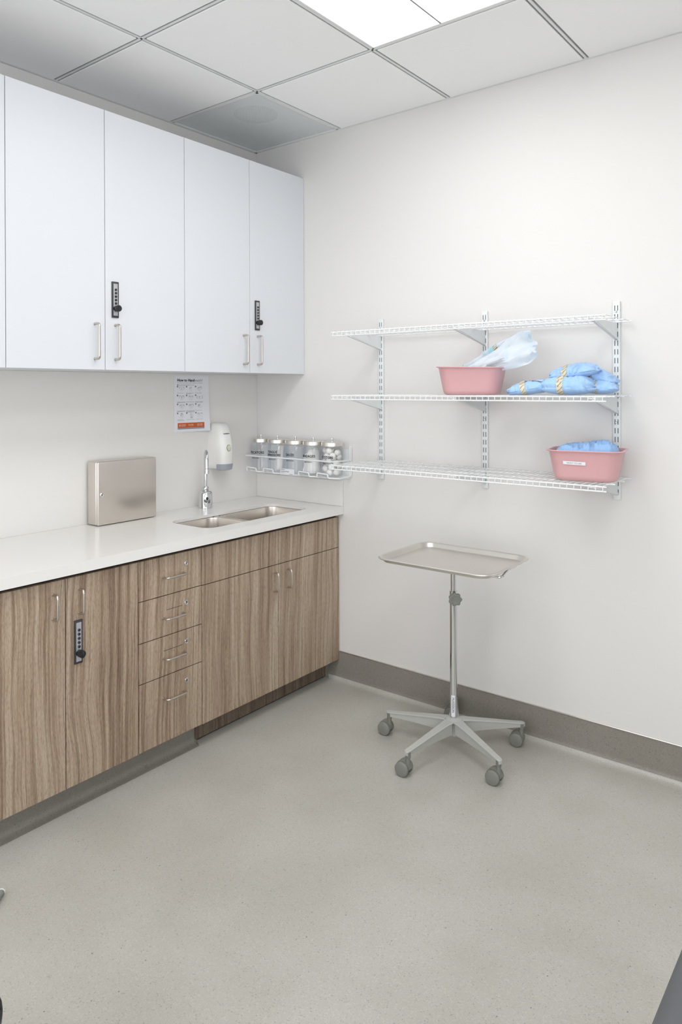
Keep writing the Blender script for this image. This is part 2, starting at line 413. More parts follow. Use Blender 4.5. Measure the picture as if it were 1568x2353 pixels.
# perforated vent
t = thing('ceiling_vent', 'square perforated grey air grille in the ceiling corner above the wall cabinets', 'vent', (GX/2, -GY/2, H))
bm = B(); x0, x1, y0, y1 = .004, GX-.006, -GY+.006, -.004
box(bm, (x0+.012, y0+.012, H+.0045), (x1-.012, y1-.012, H+.0052)); obj('perforated_panel', bm, 'perf', t)
bm = B()
for a, b in (((x0, y0, H+.001), (x0+.014, y1, H+.006)), ((x1-.014, y0, H+.001), (x1, y1, H+.006)), ((x0, y0, H+.001), (x1, y0+.014, H+.006)), ((x0, y1-.014, H+.001), (x1, y1, H+.006))): box(bm, a, b, .001, 1)
obj('frame', bm, 'tbar', t)
bm = B(); z1 = H+.06
box(bm, (x0, y0, z1), (x1, y1, z1+.004))
for a, b in (((x0, y0, H+.006), (x0+.003, y1, z1)), ((x1-.003, y0, H+.006), (x1, y1, z1)), ((x0, y0, H+.006), (x1, y0+.003, z1)), ((x0, y1-.003, H+.006), (x1, y1, z1))): box(bm, a, b)
obj('plenum_box', bm, 'plenum', t)
bm = B(); lathe(bm, [(.107, 0), (.107, .02)], (.29, -.3, z1-.006)); obj('duct_opening', bm, 'duct', t)

# ------------------------------------------------------------------ D handles, locks
def d_handle(bm, a, b, out, r=.0042, stand=.03):
    a = Vector(a); b = Vector(b); out = Vector(out)
    tube(bm, fillet([a, a+out*stand, b+out*stand, b], .013, 6), r, 12)
    for p in (a, b): 
        q = [p+out*.0002, p+out*.002]; tube(bm, q, r*1.25, 12)
def combo_lock(parent, xf, y, z0, z1, knob_r=.0125):
    h = z1-z0; wd = .031
    bm = B(); box(bm, (xf, y-wd/2, z0), (xf+.006, y+wd/2, z1), .0015, 2)
    L = obj('combination_lock', bm, 'darkgrey', parent, smooth=True, label='black five-button combination lock')
    bm = B(); box(bm, (xf+.0055, y-.0098, z0+.008), (xf+.0072, y+.0098, z1-.008), .0006, 1); obj('face_plate', bm, 'lockgrey', L)
    for k in range(5):
        bm = B(); zz = z0+h*(.775-.0945*k); lathe(bm, [(.0048, 0), (.0048, .003), (.0036, .0045), (.001, .005)], (xf+.007, y, zz), 'x', 16); obj('button', bm, 'black', L, smooth=True)
    bm = B(); zz = z0+h*.25
    lathe(bm, [(.0115, 0), (.0118, .006), (.0125, .007), (.0128, .02), (.0118, .0235), (.006, .0245)], (xf+.007, y, zz), 'x', 24)
    box(bm, (xf+.028, y-.003, zz-.012), (xf+.0345, y+.003, zz+.012), .0015, 1)
    obj('knob', bm, 'black', L, smooth=True)
    return L

# ------------------------------------------------------------------ wall cabinets
XC, ZT, ZL = .3419, 2.5405, 1.5273
def wall_cabinet(y0, y1, label, hand, lock=None):
    t = thing('wall_cabinet', label, 'cabinet', (0, (y0+y1)/2, ZL), group=None)
    bm = B(); xb_ = XC-.0205
    box(bm, (.001, y0+.0008, ZL+.001), (xb_, y0+.018, ZT-.001)); box(bm, (.001, y1-.018, ZL+.001), (xb_, y1-.0008, ZT-.001))
    box(bm, (.001, y0+.018, ZL+.001), (xb_, y1-.018, ZL+.02)); box(bm, (.001, y0+.018, ZT-.02), (xb_, y1-.018, ZT-.001)); box(bm, (.001, y0+.018, ZL+.02), (.008, y1-.018, ZT-.02))
    obj('body', bm, 'lamwhite', t)
    ym = (y0+y1)/2
    for k, (a, b) in enumerate(((y0, ym), (ym, y1))):
        bm = B(); box(bm, (XC-.019, a+.0013, ZL), (XC, b-.0013, ZT), .0008, 1); d = obj('door', bm, 'lamwhite', t)
        if hand[k]:
            yh = hand[k]; bm = B(); d_handle(bm, (XC, yh, 1.704), (XC, yh, 1.569), (1, 0, 0), .0048, .031); obj('handle', bm, 'nickel', d, smooth=True)
    if lock: combo_lock(t, XC, lock, 1.733, 1.875)
    return t
wall_cabinet(-.7997, -.0015, 'white wall cabinet beside the corner, above the poster and soap dispenser', (-.443, -.349), -.353)
wall_cabinet(-1.6015, -.7997, 'white wall cabinet in the middle, above the steel box, with black lock', (-1.2475, -1.1545), -1.1565)
wall_cabinet(-2.4, -1.6015, 'white wall cabinet cut off by the left edge of the photo', (-2.045, -1.955))
bm = B(); box(bm, (.001, -.0015, ZL), (XC-.002, -.0002, ZT)); o = obj('cabinet_scribe', bm, 'lamwhite'); o.name = 'trim_4'; o['kind'] = 'structure'

# ------------------------------------------------------------------ base cabinets
XB, BT, BB = .5659, .8118, .1015
GAP = .0018
def carcass(t, y0, y1):
    bm = B(); x1 = XB-.021
    box(bm, (.002, y0+.001, BB), (x1, y0+.018, .8275)); box(bm, (.002, y1-.018, BB), (x1, y1-.001, .8275))
    box(bm, (.002, y0+.018, BB), (x1, y1-.018, BB+.018)); box(bm, (.002, y0+.018, BB), (.01, y1-.018, .8275)); box(bm, (x1-.02, y0+.018, .74), (x1, y1-.018, .8275))
    box(bm, (x1-.004, y0+.018, BB+.018), (x1, y1-.018, .74))
    obj('body', bm, 'woodedge', t)
def front(t, nm, y0, y1, z0, z1):
    bm = B(); box(bm, (XB-.019, y0+GAP, z0), (XB, y1-GAP, z1), .0007, 1); return obj(nm, bm, 'wood', t)
def vhandle(d, y, z0, z1): bm = B(); d_handle(bm, (XB, y, z1), (XB, y, z0), (1, 0, 0), .0042, .03); obj('handle', bm, 'nickel', d, smooth=True)
t = thing('base_cabinet', 'wood-grain base cabinet at the left with two tall doors and a black push-button lock', 'cabinet', (XB/2, -1.515, 0))
carcass(t, -1.813, -1.2171)
bm = B(); box(bm, (.002, -1.8185, BB), (XB, -1.8135, .8275)); obj('end_panel', bm, 'wood', t)
d1 = front(t, 'door', -1.813, -1.5148, BB, BT); vhandle(d1, -1.561, .687, .769)
d2 = front(t, 'door', -1.5148, -1.2171, BB, BT); vhandle(d2, -1.464, .686, .768)
combo_lock(t, XB, -1.4685, .514, .663)
t = thing('drawer_cabinet', 'wood-grain drawer base cabinet with four drawers between two door cabinets', 'cabinet', (XB/2, -1.06, 0))
carcass(t, -1.2171, -.9075)
zs = [BT, .662, .507, .3555, BB]
for k in range(4):
    d = front(t, 'drawer', -1.2171, -.9075, zs[k+1]+.0016, zs[k]-(.0016 if k else 0))
    zc = [.7335, .577, .424, .2715][k]
    bm = B(); d_handle(bm, (XB, -1.104, zc), (XB, -1.008, zc), (1, 0, 0), .0038, .03); obj('handle', bm, 'nickel', d, smooth=True)
    zk = [.766, .612, .46, .307][k]
    bm = B(); lathe(bm, [(.0098, 0), (.0098, .002), (.0085, .003), (.0075, .0026), (.001, .0026)], (XB, -.989, zk), 'x', 20); box(bm, (XB+.0024, -.9905, zk-.005), (XB+.0031, -.9878, zk+.002), mi=1); box(bm, (XB+.0024, -.991, zk+.0005), (XB+.0031, -.9872, zk+.0035), mi=1)
    obj('key_lock', bm, ['chrome', 'slot'], d, smooth=True)
    if k in (1, 2):   # slim dark finger slot above the pull
        bm = B(); z_ = [0, .6055, .4515][k]; box(bm, (XB-.0005, -1.102 if k == 2 else -1.086, z_-.0008), (XB+.0004, -1.009, z_+.0008)); obj('label_slot', bm, 'woodedge', d)
t = thing('sink_cabinet', 'wood-grain sink base cabinet with two doors, next to the corner', 'cabinet', (XB/2, -.453, 0))
carcass(t, -.9075, -.004)
ZF = .6605
front(t, 'false_front', -.9075, -.4522, ZF+.0016, BT); front(t, 'false_front', -.4522, -.004, ZF+.0016, BT)
d1 = front(t, 'door', -.9075, -.4522, BB, ZF-.0016); vhandle(d1, -.4815, .5455, .6285)
d2 = front(t, 'door', -.4522, -.004, BB, ZF-.0016); vhandle(d2, -.3935, .545, .628)
# toe spaces
bm = B(); P = cove_prof(.028, .004, BB-.0008)
loft(bm, [[Vector((.492+d, y, z)) for d, z in P] for y in (-1.82, -.895)])
# rounded return of the cove into the removable panel
rng = [[Vector((.492+d*(1-s), -.895+.022*s, z)) for d, z in P] for s in (0, .5, .85)]
loft(bm, rng); struct('baseboard_left', bm, 'cove', smooth=True)
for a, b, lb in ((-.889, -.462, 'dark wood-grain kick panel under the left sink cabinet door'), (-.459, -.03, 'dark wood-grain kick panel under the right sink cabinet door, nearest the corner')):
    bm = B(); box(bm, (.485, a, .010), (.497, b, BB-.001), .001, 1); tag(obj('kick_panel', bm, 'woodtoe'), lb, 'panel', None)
bm = B(); box(bm, (.40, -.889, .0), (.484, -.03, BB-.001)); struct('trim_5', bm, 'woodedge')
bm = B(); P = cove_prof(.03, .004, BB-.001)
loft(bm, [[Vector((.492, -.028, 0))+Vector((0, 0, z))+Vector((d, 0, 0)) for d, z in P], [Vector((.492+d, -.004, z)) for d, z in P]]); struct('trim_6', bm, 'cove', smooth=True)

# ------------------------------------------------------------------ counter, sink
XK, KT, KB = .5939, .866, .8286
S1 = (.235, -.812, .498, -.542); S2 = (.235, -.512, .498, -.143)   # bowl openings x0,y0,x1,y1
SO = (.235, -.812, .498, -.143)
t = thing('countertop', 'white solid-surface countertop over the wood-grain base cabinets', 'countertop', (.3, -.92, KT))
outer = [(.002, -1.82), (XK, -1.82), (XK, -.0015), (.002, -.0015)]
hole = [(p.x, p.y) for p in rrect(SO[2]-SO[0], SO[3]-SO[1], .055, 0, 8, ((SO[0]+SO[2])/2, (SO[1]+SO[3])/2))]
bm = curve_fill(outer, [hole], KT-.013, KT)
box(bm, (.555, -1.82, KB), (XK, -.0015, KT-.013)); box(bm, (.002, -1.82, KB), (.05, -.0015, KT-.0132))
obj('slab', bm, 'counter', t)
bm = B(); box(bm, (.0003, -1.82, KT+.0002), (.0014, -.0015, ZL)); struct('trim_7', bm, 'splash')
bm = B(); box(bm, (.0016, -.0085, KT+.0002), (XK-.001, -.0003, .993), .0015, 1); struct('trim_8', bm, 'splash')
t = thing('sink', 'double-bowl stainless steel undermount sink in the white countertop', 'sink', (.365, -.477, KT))
for (x0, y0, x1, y1), nm in ((S1, 'bowl'), (S2, 'bowl')):
    cx, cy, w_, h_ = (x0+x1)/2, (y0+y1)/2, x1-x0, y1-y0
    bm = B(); rr = []
    zt = KT-.0145
    for dw, z, r in ((.05, zt, .07), (.0, zt, .055), (-.004, zt-.004, .053), (-.010, zt-.07, .05), (-.022, zt-.150, .045), (-.05, zt-.170, .03), (-.12, zt-.176, .015)):
        ww, hh = w_+dw*.6, h_+dw*.6
        if dw == .05: ww, hh = w_+.028, h_+.028
        rr.append(rrect(ww, hh, min(r, ww/2.1, hh/2.1), z, 8, (cx, cy)))
    loft(bm, rr, cap=(False, True)); b_ = obj('bowl', bm, 'steel', t, smooth=True)
    bm = B(); lathe(bm, [(.043, 0), (.04, .003), (.03, .002), (.026, -.002), (.001, -.002)], (cx, cy, zt-.1758)); obj('drain', bm, 'chrome', b_, smooth=True)
bm = B(); box(bm, (SO[0]+.002, -.5425, KT-.034), (SO[2]-.002, -.5115, KT-.0125), .006, 3); obj('divider', bm, 'steel', t, smooth=True)

# faucet
fx, fy = .085, -.453
t = thing('faucet', 'chrome gooseneck sensor faucet behind the sink', 'faucet', (fx, fy, KT))
bm = B(); lathe(bm, [(.0335, 0), (.034, .003), (.0335, .006), (.033, .072), (.0315, .079), (.027, .083), (.016, .085)], (fx, fy, KT), n=36); obj('body', bm, 'chrome', t, smooth=True)
bm = B(); lathe(bm, [(.010, -.004), (.0145, .0), (.0165, .009), (.0155, .018), (.0105, .024)], (fx, fy, KT+.085), n=28); obj('collar', bm, 'chrome', t, smooth=True)
dr = Vector((.79, -.61, 0)); rr_ = .041; top = 1.107
pts = [Vector((fx, fy, .96)), Vector((fx, fy, 1.03)), Vector((fx, fy, top))]
for i in range(1, 13):
    a = PI*i/12; pts.append(Vector((fx, fy, top))+dr*(rr_-rr_*math.cos(a))+Vector((0, 0, rr_*math.sin(a))))
pts.append(pts[-1]-Vector((0, 0, .042)))
bm = B(); tube(bm, pts, .0083, 16); obj('spout', bm, 'chrome', t, smooth=True)
tip = pts[-1]; bm = B(); lathe(bm, [(.009, .004), (.0115, .002), (.0115, -.02), (.009, -.021)], tip, n=20); obj('aerator', bm, 'chrome', t, smooth=True)
sd = Vector((.90, -.54, 0)).normalized(); sx_ = Vector((-sd.y, sd.x, 0))
bm = B(); mt = basis(sx_, (0, 0, 1), sd, Vector((fx, fy, KT+.042))+sd*.0295)
ov = [Vector((.017*math.cos(2*PI*i/24), .036*math.sin(2*PI*i/24), 0)) for i in range(24)]
loft(bm, [[mt @ p for p in ov], [mt @ (p*.93+Vector((0, 0, .0065))) for p in ov], [mt @ (p*.8+Vector((0, 0, .0075))) for p in ov]]); obj('sensor_housing', bm, 'chrome', t, smooth=True)
bm = B(); ov = [Vector((.0062*math.cos(2*PI*i/20), .0075*math.sin(2*PI*i/20)+.010, .0072)) for i in range(20)]
loft(bm, [[mt @ p for p in ov], [mt @ (p+Vector((0, 0, .0015))) for p in ov]]); obj('sensor_eye', bm, 'black', t, smooth=True, label='black sensor eye')

# steel lock box on the wall
t = thing('steel_lock_box', 'brushed stainless steel wall box with key lock standing at the back of the counter', 'box', (.0005, -.912, .869))
bm = B(); box(bm, (.0135, -1.068, .8685), (.078, -.757, 1.141), .006, 3); obj('body', bm, 'steel', t, smooth=True)
bm = B(); box(bm, (.079, -1.0685, .8690), (.0925, -.7585, 1.1405), .005, 3); d = obj('door', bm, 'steel', t, smooth=True)
bm = B(); lathe(bm, [(.0085, 0), (.0085, .003), (.0065, .0045), (.006, .0025), (.001, .0025)], (.0925, -1.05, 1.0), 'x', 20); box(bm, (.095, -1.0515, .996), (.0956, -1.0485, 1.004), mi=1); obj('key_lock', bm, ['chrome', 'slot'], d, smooth=True)
bm = B()
for k in range(17):
    z_ = .8745+k*.0157; lathe(bm, [(.0026, 0), (.0026, .0125)], (.0815, -.7562, z_), n=10, mi=0)
obj('piano_hinge', bm, 'steel', t, smooth=True)

# ------------------------------------------------------------------ poster
PW, PH = .2235, .277
t = thing('handwash_poster', 'printed handwashing instruction poster taped to the wall under the cabinet', 'poster', (0, -.581, 1.2425))
Y0, Z0 = -.581, 1.2415
def pp(u, v, d=0):     # page coordinates in metres from lower left; the lower right corner lifts off the wall
    lift = .0022+.018*max(0, u/PW-.15)**1.5*max(0, 1-v/PH)**1.6
    return Vector((lift+d, Y0+u, Z0+v))
bm = B(); NU, NV = 14, 16
g0 = [[pp(PW*i/NU, PH*j/NV) for i in range(NU+1)] for j in range(NV+1)]
fr = [[bm.verts.new(p+Vector((.0004, 0, 0))) for p in r_] for r_ in g0]; bk = [[bm.verts.new(p) for p in r_] for r_ in g0]
for j in range(NV):
    for i in range(NU):
        bm.faces.new((fr[j][i], fr[j][i+1], fr[j+1][i+1], fr[j+1][i])); bm.faces.new((bk[j][i], bk[j+1][i], bk[j+1][i+1], bk[j][i+1]))
rim = [(0, i) for i in range(NU+1)]+[(j, NU) for j in range(1, NV+1)]+[(NV, i) for i in range(NU-1, -1, -1)]+[(j, 0) for j in range(NV-1, 0, -1)]
for a, b in zip(rim, rim[1:]+rim[:1]): bm.faces.new((fr[a[0]][a[1]], bk[a[0]][a[1]], bk[b[0]][b[1]], fr[b[0]][b[1]]))
obj('paper', bm, 'paper', t, smooth=True)
def ptext(bm, s, u, v, size, mi=0, width=None, bold=0):
    tb = text_bm(s, size, .0001, bold=bold)
    if width:
        mxv = max(v_.co.x for v_ in tb.verts); sc = width/mxv
        for v_ in tb.verts: v_.co.x *= sc
    add_bm(bm, tb, Matrix.Identity(4), mi, fn=lambda p: pp(u+p.x, v+p.y, .0007+p.z))
def prect(bm, u0, v0, u1, v1, mi=0, d=.0006, n=10):
    a = [bm.verts.new(pp(u0+(u1-u0)*i/n, v0, d)) for i in range(n+1)]; b = [bm.verts.new(pp(u0+(u1-u0)*i/n, v1, d)) for i in range(n+1)]
    for i in range(n): f = bm.faces.new((a[i], a[i+1], b[i+1], b[i])); f.material_index = mi
def pline(bm, P, w=.0005, mi=0):
    for a, b in zip(P, P[1:]):
        a = Vector(a); b = Vector(b); dd = (b-a)
        if dd.length < 1e-6: continue
        nn = Vector((-dd.y, dd.x)).normalized()*w/2; e = dd.normalized()*w*.3
        f = bm.faces.new([bm.verts.new(pp(q.x, q.y, .0007)) for q in (a-e+nn, a-e-nn, b+e-nn, b+e+nn)]); f.material_index = mi
bm = B(); ptext(bm, 'How to Hand', .0205, .2480, .0185, 0, .110, .0006); ptext(bm, 'wash?', .1315, .2480, .0185, 1, .052)
ptext(bm, 'WASH HANDS WHEN VISIBLY SOILED! OTHERWISE, USE HANDRUB', .0205, .2385, .0052, 2, .162)
prect(bm, .0205, .2275, .0265, .2335, 1); ptext(bm, 'Duration of the entire procedure:', .029, .229, .0052, 0, .068); ptext(bm, '40-60 seconds', .099, .229, .0052, 2, .030)
obj('heading', bm, ['ink', 'inkgrey', 'inklight'], t)
caps = [['Wet hands with water;'], ['Apply enough soap to cover', 'all hand surfaces;'], ['Rub hands palm to palm;'],
        ['Right palm over left dorsum with', 'interlaced fingers and vice versa;'], ['Palm to palm with fingers interlaced;'], ['Backs of fingers to opposing palms', 'with fingers interlocked;'],
        ['Rotational rubbing of left thumb', 'clasped in right palm and vice versa;'], ['Rotational rubbing, backwards and', 'forwards with clasped fingers of right', 'hand in left palm and vice versa;'], ['Rinse hands with water;'],
        ['Dry hands thoroughly', 'with a single use towel;'], ['Use towel to turn off faucet;'], ['Your hands are now safe.']]
def hand(s=1, spread=.25, curl=1.0):
    """outline of a simple drawn hand, wrist at the origin, fingers up"""
    P = [(-.30, -1.0), (-.34, -.1), (-.42, .25)]
    P += [(-.62, .45), (-.72, .62), (-.60, .66), (-.38, .48)]
    for k in range(4):
        x = -.33+.2*k; ln = (.95, 1.1, 1.04, .85)[k]*curl; a = (k-1.5)*spread*.25
        P += [(x, .55), (x+a*.9-.02, ln), (x+a+.08, ln+.07), (x+a*.9+.17, ln), (x+.17, .55)]
    P += [(.42, .2), (.32, -.15), (.30, -1.0)]
    return [Vector(p)*s for p in P]
bm = B(); tb_ = B()
import random as _r
rng = _r.Random(4)
conf = [[(-.3, .1, 30, 1), (.3, .1, -35, -1)], [(.0, -.1, 10, 1)], [(-.1, -.05, 35, 1), (.15, .1, -40, -1)],
        [(-.3, .1, 25, 1), (.28, .0, -25, -1)], [(-.25, 0, 18, 1), (.3, 0, -18, -1)], [(-.35, .1, 80, 1), (.35, .1, -80, -1)],
        [(-.25, 0, 14, 1), (.35, 0, -14, -1)], [(-.15, 0, 20, 1), (.35, .1, -20, -1)], [(-.1, 0, 45, 1), (.2, .05, 60, -1)],
        [(-.1, 0, -30, 1), (.1, .1, 30, -1)], [(.15, 0, 170, 1), (.3, .0, 180, -1)], [(-.42, 0, 0, 1), (.42, 0, 0, -1)]]
for k in range(12):
    c_, r_ = k % 3, k//3; u = .0205+.0572*c_; v = .2155-.0435*r_-(.0 if c_ < 2 else -.0006)
    prect(bm, u-.001, v+.0035, u+.0055, v+.0105, 1, n=2)
    ptext(tb_, '1 2 3 4 5 6 7 8 9 10 11'.split()[k-1] if 0 < k else '0', u+.0008, v+.0048, .0058, 0)
    for (a, b, rot, mir) in conf[k]:
        q = hand(.0125, .3, .9+.1*rng.random()); rt = R(rot)
        P = []
        for p in q:
            x = p.x*mir; y = p.y; P.append((u+.028+a*.022+x*math.cos(rt)-y*math.sin(rt), v-.006+b*.02+x*math.sin(rt)+y*math.cos(rt)))
        pline(bm, P, .00042, 0)
    for q in range(3):
        x = u+.02+rng.random()*.012; y = v-.008+rng.random()*.012; pline(bm, [(x, y), (x+.004*rng.random(), y+.003)], .0012, 0)
    for i, s in enumerate(caps[k]): ptext(tb_, s, u-.0005, v-.0262-.0036*i, .0042, 1, min(.051, .0018*len(s)))
obj('pictograms', bm, ['inkgrey', 'ink'], t)
obj('captions', tb_, ['whiteink', 'inkgrey'], t)
bm = B()
prect(bm, .0225, .0205, .1875, .0440, 0); prect(bm, .0225, .0125, .1875, .0205, 1)
for k in range(1): 
    cc = Vector((.0365, .0320)); pline(bm, [cc+Vector((.0052*math.cos(2*PI*i/16), .0052*math.sin(2*PI*i/16))) for i in range(17)], .0008, 2)
    pline(bm, [cc+Vector((0, -.006)), cc+Vector((0, .006))], .0007, 2); pline(bm, [cc+Vector((-.002, -.003)), cc+Vector((.002, -.001)), cc+Vector((-.0018, .001)), cc+Vector((.0018, .003))], .0007, 2)
ptext(bm, 'World Health', .0445, .0328, .0062, 2, .029); ptext(bm, 'Organization', .0445, .0272, .0062, 2, .027)
ptext(bm, 'Patient Safety', .0885, .0325, .0062, 2, .032); ptext(bm, 'A World Alliance for Safer Health Care', .0885, .0285, .003, 2, .032)
ptext(bm, 'SAVE LIVES', .1425, .0325, .0072, 2, .034); ptext(bm, 'Clean Your Hands', .1435, .0270, .0052, 2, .032)
obj('footer_band', bm, ['orange', 'greyband', 'whiteink'], t, label='orange footer band with white lettering')

# ------------------------------------------------------------------ soap dispenser
YD = -.305
t = thing('soap_dispenser', 'white wall soap dispenser with grey push lever and green window', 'dispenser', (0, YD, 1.055))
def super_ring(z, depth, hw, n=28, e=3.2, back=.0005):
    P = []
    for i in range(n+1):
        a = -PI/2+PI*i/n; cx_, sy_ = math.cos(a), math.sin(a)
        P.append(Vector((back+depth*abs(cx_)**(2/e), YD+hw*(1 if sy_ > 0 else -1)*abs(sy_)**(2/e), z)))
    return P
prof = [(1.0485, .096, .049), (1.052, .104, .0515), (1.07, .109, .052), (1.12, .113, .053), (1.16, .1105, .0525), (1.20, .103, .0505), (1.24, .090, .0475), (1.262, .078, .044), (1.274, .066, .040), (1.279, .052, .034)]
bm = B(); loft(bm, [super_ring(z, dp*.9, hw, e=2.8) for z, dp, hw in prof], cap=(True, True)); obj('housing', bm, 'dispwhite', t, smooth=True)
bm = B(); loft(bm, [[Vector((.055+(p.x-.055)*k, YD+(p.y-YD)*k, p.z)) for p in super_ring(z, dp*.9, hw, e=2.8) if p.x > .05] for z, dp, hw, k in ((1.040, .098, .047, .95), (1.043, .106, .050, 1), (1.066, .111, .0525, 1), (1.072, .113, .053, .98), (1.0735, .105, .05, .9))]); obj('push_lever', bm, 'displever', t, smooth=True)
bm = B(); c_ = Vector((.0978, YD-.004, 1.153)); nx = Vector((.995, 0, .09)); vz = Vector((-.09, 0, .995))
for k, (rr2, mi, d_) in enumerate(((1, 1, 0), (.82, 0, .0012))):
    ov = [c_+Vector((0, 1, 0))*.0145*rr2*math.cos(2*PI*i/24)+vz*.0175*rr2*math.sin(2*PI*i/24) for i in range(24)]
    loft(bm, [[p-nx*.004 for p in ov], [p+nx*(.0022+d_) for p in ov]], mi=mi)
obj('level_window', bm, ['green', 'knob'], t, smooth=True, label='green oval level window')
bm = B(); tb = text_bm('McKESSON', .0085, .0006, 'CENTER'); a_ = R(22)
add_bm(bm, tb, basis((0, 1, 0), (-math.sin(a_), 0, math.cos(a_)), (math.cos(a_), 0, math.sin(a_)), (.0893, YD-.010, 1.223))); obj('lettering', bm, 'ink', t)

# ------------------------------------------------------------------ jar rack and jars
JX = [.1, .22, .342, .461, .58]; JY = -.074; JZ = 1.024; JR = .0525
t = thing('jar_rack', 'white wire wall rack holding five glass jars in the corner', 'rack', (.34, 0, 1.02))
bm = B(); box(bm, (.035, -.0035, 1.006), (.634, -.0005, 1.150), .001, 1); obj('back_plate', bm, 'white_metal', t)
bm = B()
tube(bm, fillet([(.036, -.004, 1.098), (.036, -.134, 1.1), (.645, -.134, 1.1), (.645, -.004, 1.1)], .02, 6), .0034, 10)
for x in (.645, .637): tube(bm, fillet([(x, -.006, 1.165), (x, -.006, 1.019), (x, -.06, 1.019)], .012, 5), .0032, 8)
tube(bm, [(.645, -.006, 1.165), (.637, -.006, 1.165)], .003, 8)
tube(bm, fillet([(.04, -.006, 1.165), (.04, -.006, 1.019), (.04, -.06, 1.019)], .012, 5), .0032, 8)
obj('upper_rail', bm, 'white_metal', t, smooth=True)
bm = B(); P = []
for x in JX:
    P += [(x-.056, -.10, 1.017), (x-.05, -.129, 1.019), (x-.05, -.131, 1.040), (x+.018, -.131, 1.036), (x+.018, -.131, 1.019), (x+.045, -.105, 1.017)]
tube(bm, fillet(P, .007, 4), .0032, 8)
tube(bm, [(.04, -.05, 1.0185), (.645, -.05, 1.0185)], .0028, 8); tube(bm, [(.04, -.098, 1.0165), (.645, -.098, 1.0165)], .0028, 8)
tube(bm, fillet([(.645, -.05, 1.0185), (.645, -.098, 1.0165), (.60, -.12, 1.0165)], .01), .003, 8)
obj('lower_rail', bm, 'white_metal', t, smooth=True)
bm = B(); box(bm, (.293, -.137, 1.018), (.388, -.1358, 1.048)); tg = obj('paper_tag', bm, 'paper', t, label='white paper label with small print')
bm = B()
for s, x, z, sz in (('McKESSON', .298, 1.041, .0055), ('Sundry Jar Rack', .298, 1.0315, .0085), ('No. 63-4012', .298, 1.0262, .004), ('MFR # 4012', .358, 1.0205, .004)):
    add_bm(bm, text_bm(s, sz, .0002), basis((1, 0, 0), (0, 0, 1), (0, -1, 0), (x, -.1372, z)))
obj('lettering', bm, 'ink', tg)
WORDS = [('APPLICATORS',), ('TONGUE', 'DEPRESSORS'), ('GAUZE',), ('BANDAGES',), ('COTTON',)]
JL = ['empty glass jar lettered APPLICATORS, leftmost in the wire rack', 'glass jar lettered TONGUE DEPRESSORS, second from left in the rack', 'glass jar lettered GAUZE in the middle of the wire rack',
      'glass jar lettered BANDAGES with white packets inside', 'glass jar lettered COTTON filled with cotton balls, rightmost in the rack']
cot = random.Random(7)
for k, x in enumerate(JX):
    t = thing('sundry_jar', JL[k], 'jar', (x, JY, JZ), group=None)
    bm = B(); JH = .147
    outp = [(.047, 0), (JR, .006), (JR, JH-.014), (JR-.007, JH-.004), (JR-.008, JH)]
    lathe(bm, [(.001, .0)]+outp, (x, JY, JZ), n=40, cap=(False, False)); obj('glass_body', bm, 'glass', t, smooth=True)
    bm = B(); lathe(bm, [(.001, JH-.001), (JR-.012, JH-.001), (JR-.012, JH+.0004), (JR-.001, JH+.0004), (JR+.001, JH+.001), (JR+.001, JH+.0175), (JR-.001, JH+.0195), (.001, JH+.021)], (x, JY, JZ), n=40)
    ld = obj('lid', bm, 'steeltray', t, smooth=True)
    bm = B(); lathe(bm, [(.0048, JH+.0195), (.0045, JH+.028), (.0055, JH+.032), (.005, JH+.037), (.002, JH+.0385)], (x, JY, JZ), n=16); obj('lid_knob', bm, 'chrome', ld, smooth=True)
    bm = B()
    def wrap(p, x=x):
        a = p.x/JR; return Vector((x+(JR+.0003-p.y*0+p.z)*math.sin(a), JY-(JR+.0003+p.z)*math.cos(a), p.y))
    ang = .0
    if len(WORDS[k]) == 2:
        rows = [(WORDS[k][0], 1.121, .0165, .0), (WORDS[k][1], 1.105, .0165, .006)]
    else: rows = [(WORDS[k][0], 1.112, .0175, .0)]
    for s, z, sz, off in rows:
        tb = text_bm(s, sz, .0003, 'CENTER', 1.08, .0005)
        for v_ in tb.verts: v_.co.x = v_.co.x*.86+.008+off-.004; v_.co.y += z
        add_bm(bm, tb, Matrix.Identity(4), fn=wrap)
    tb = text_bm('McKESSON', .0088, .0003, 'CENTER', 1.05, .0001)
    for v_ in tb.verts: v_.co.x += .006; v_.co.y += 1.086
    add_bm(bm, tb, Matrix.Identity(4), fn=wrap)
    obj('lettering', bm, 'ink', t)
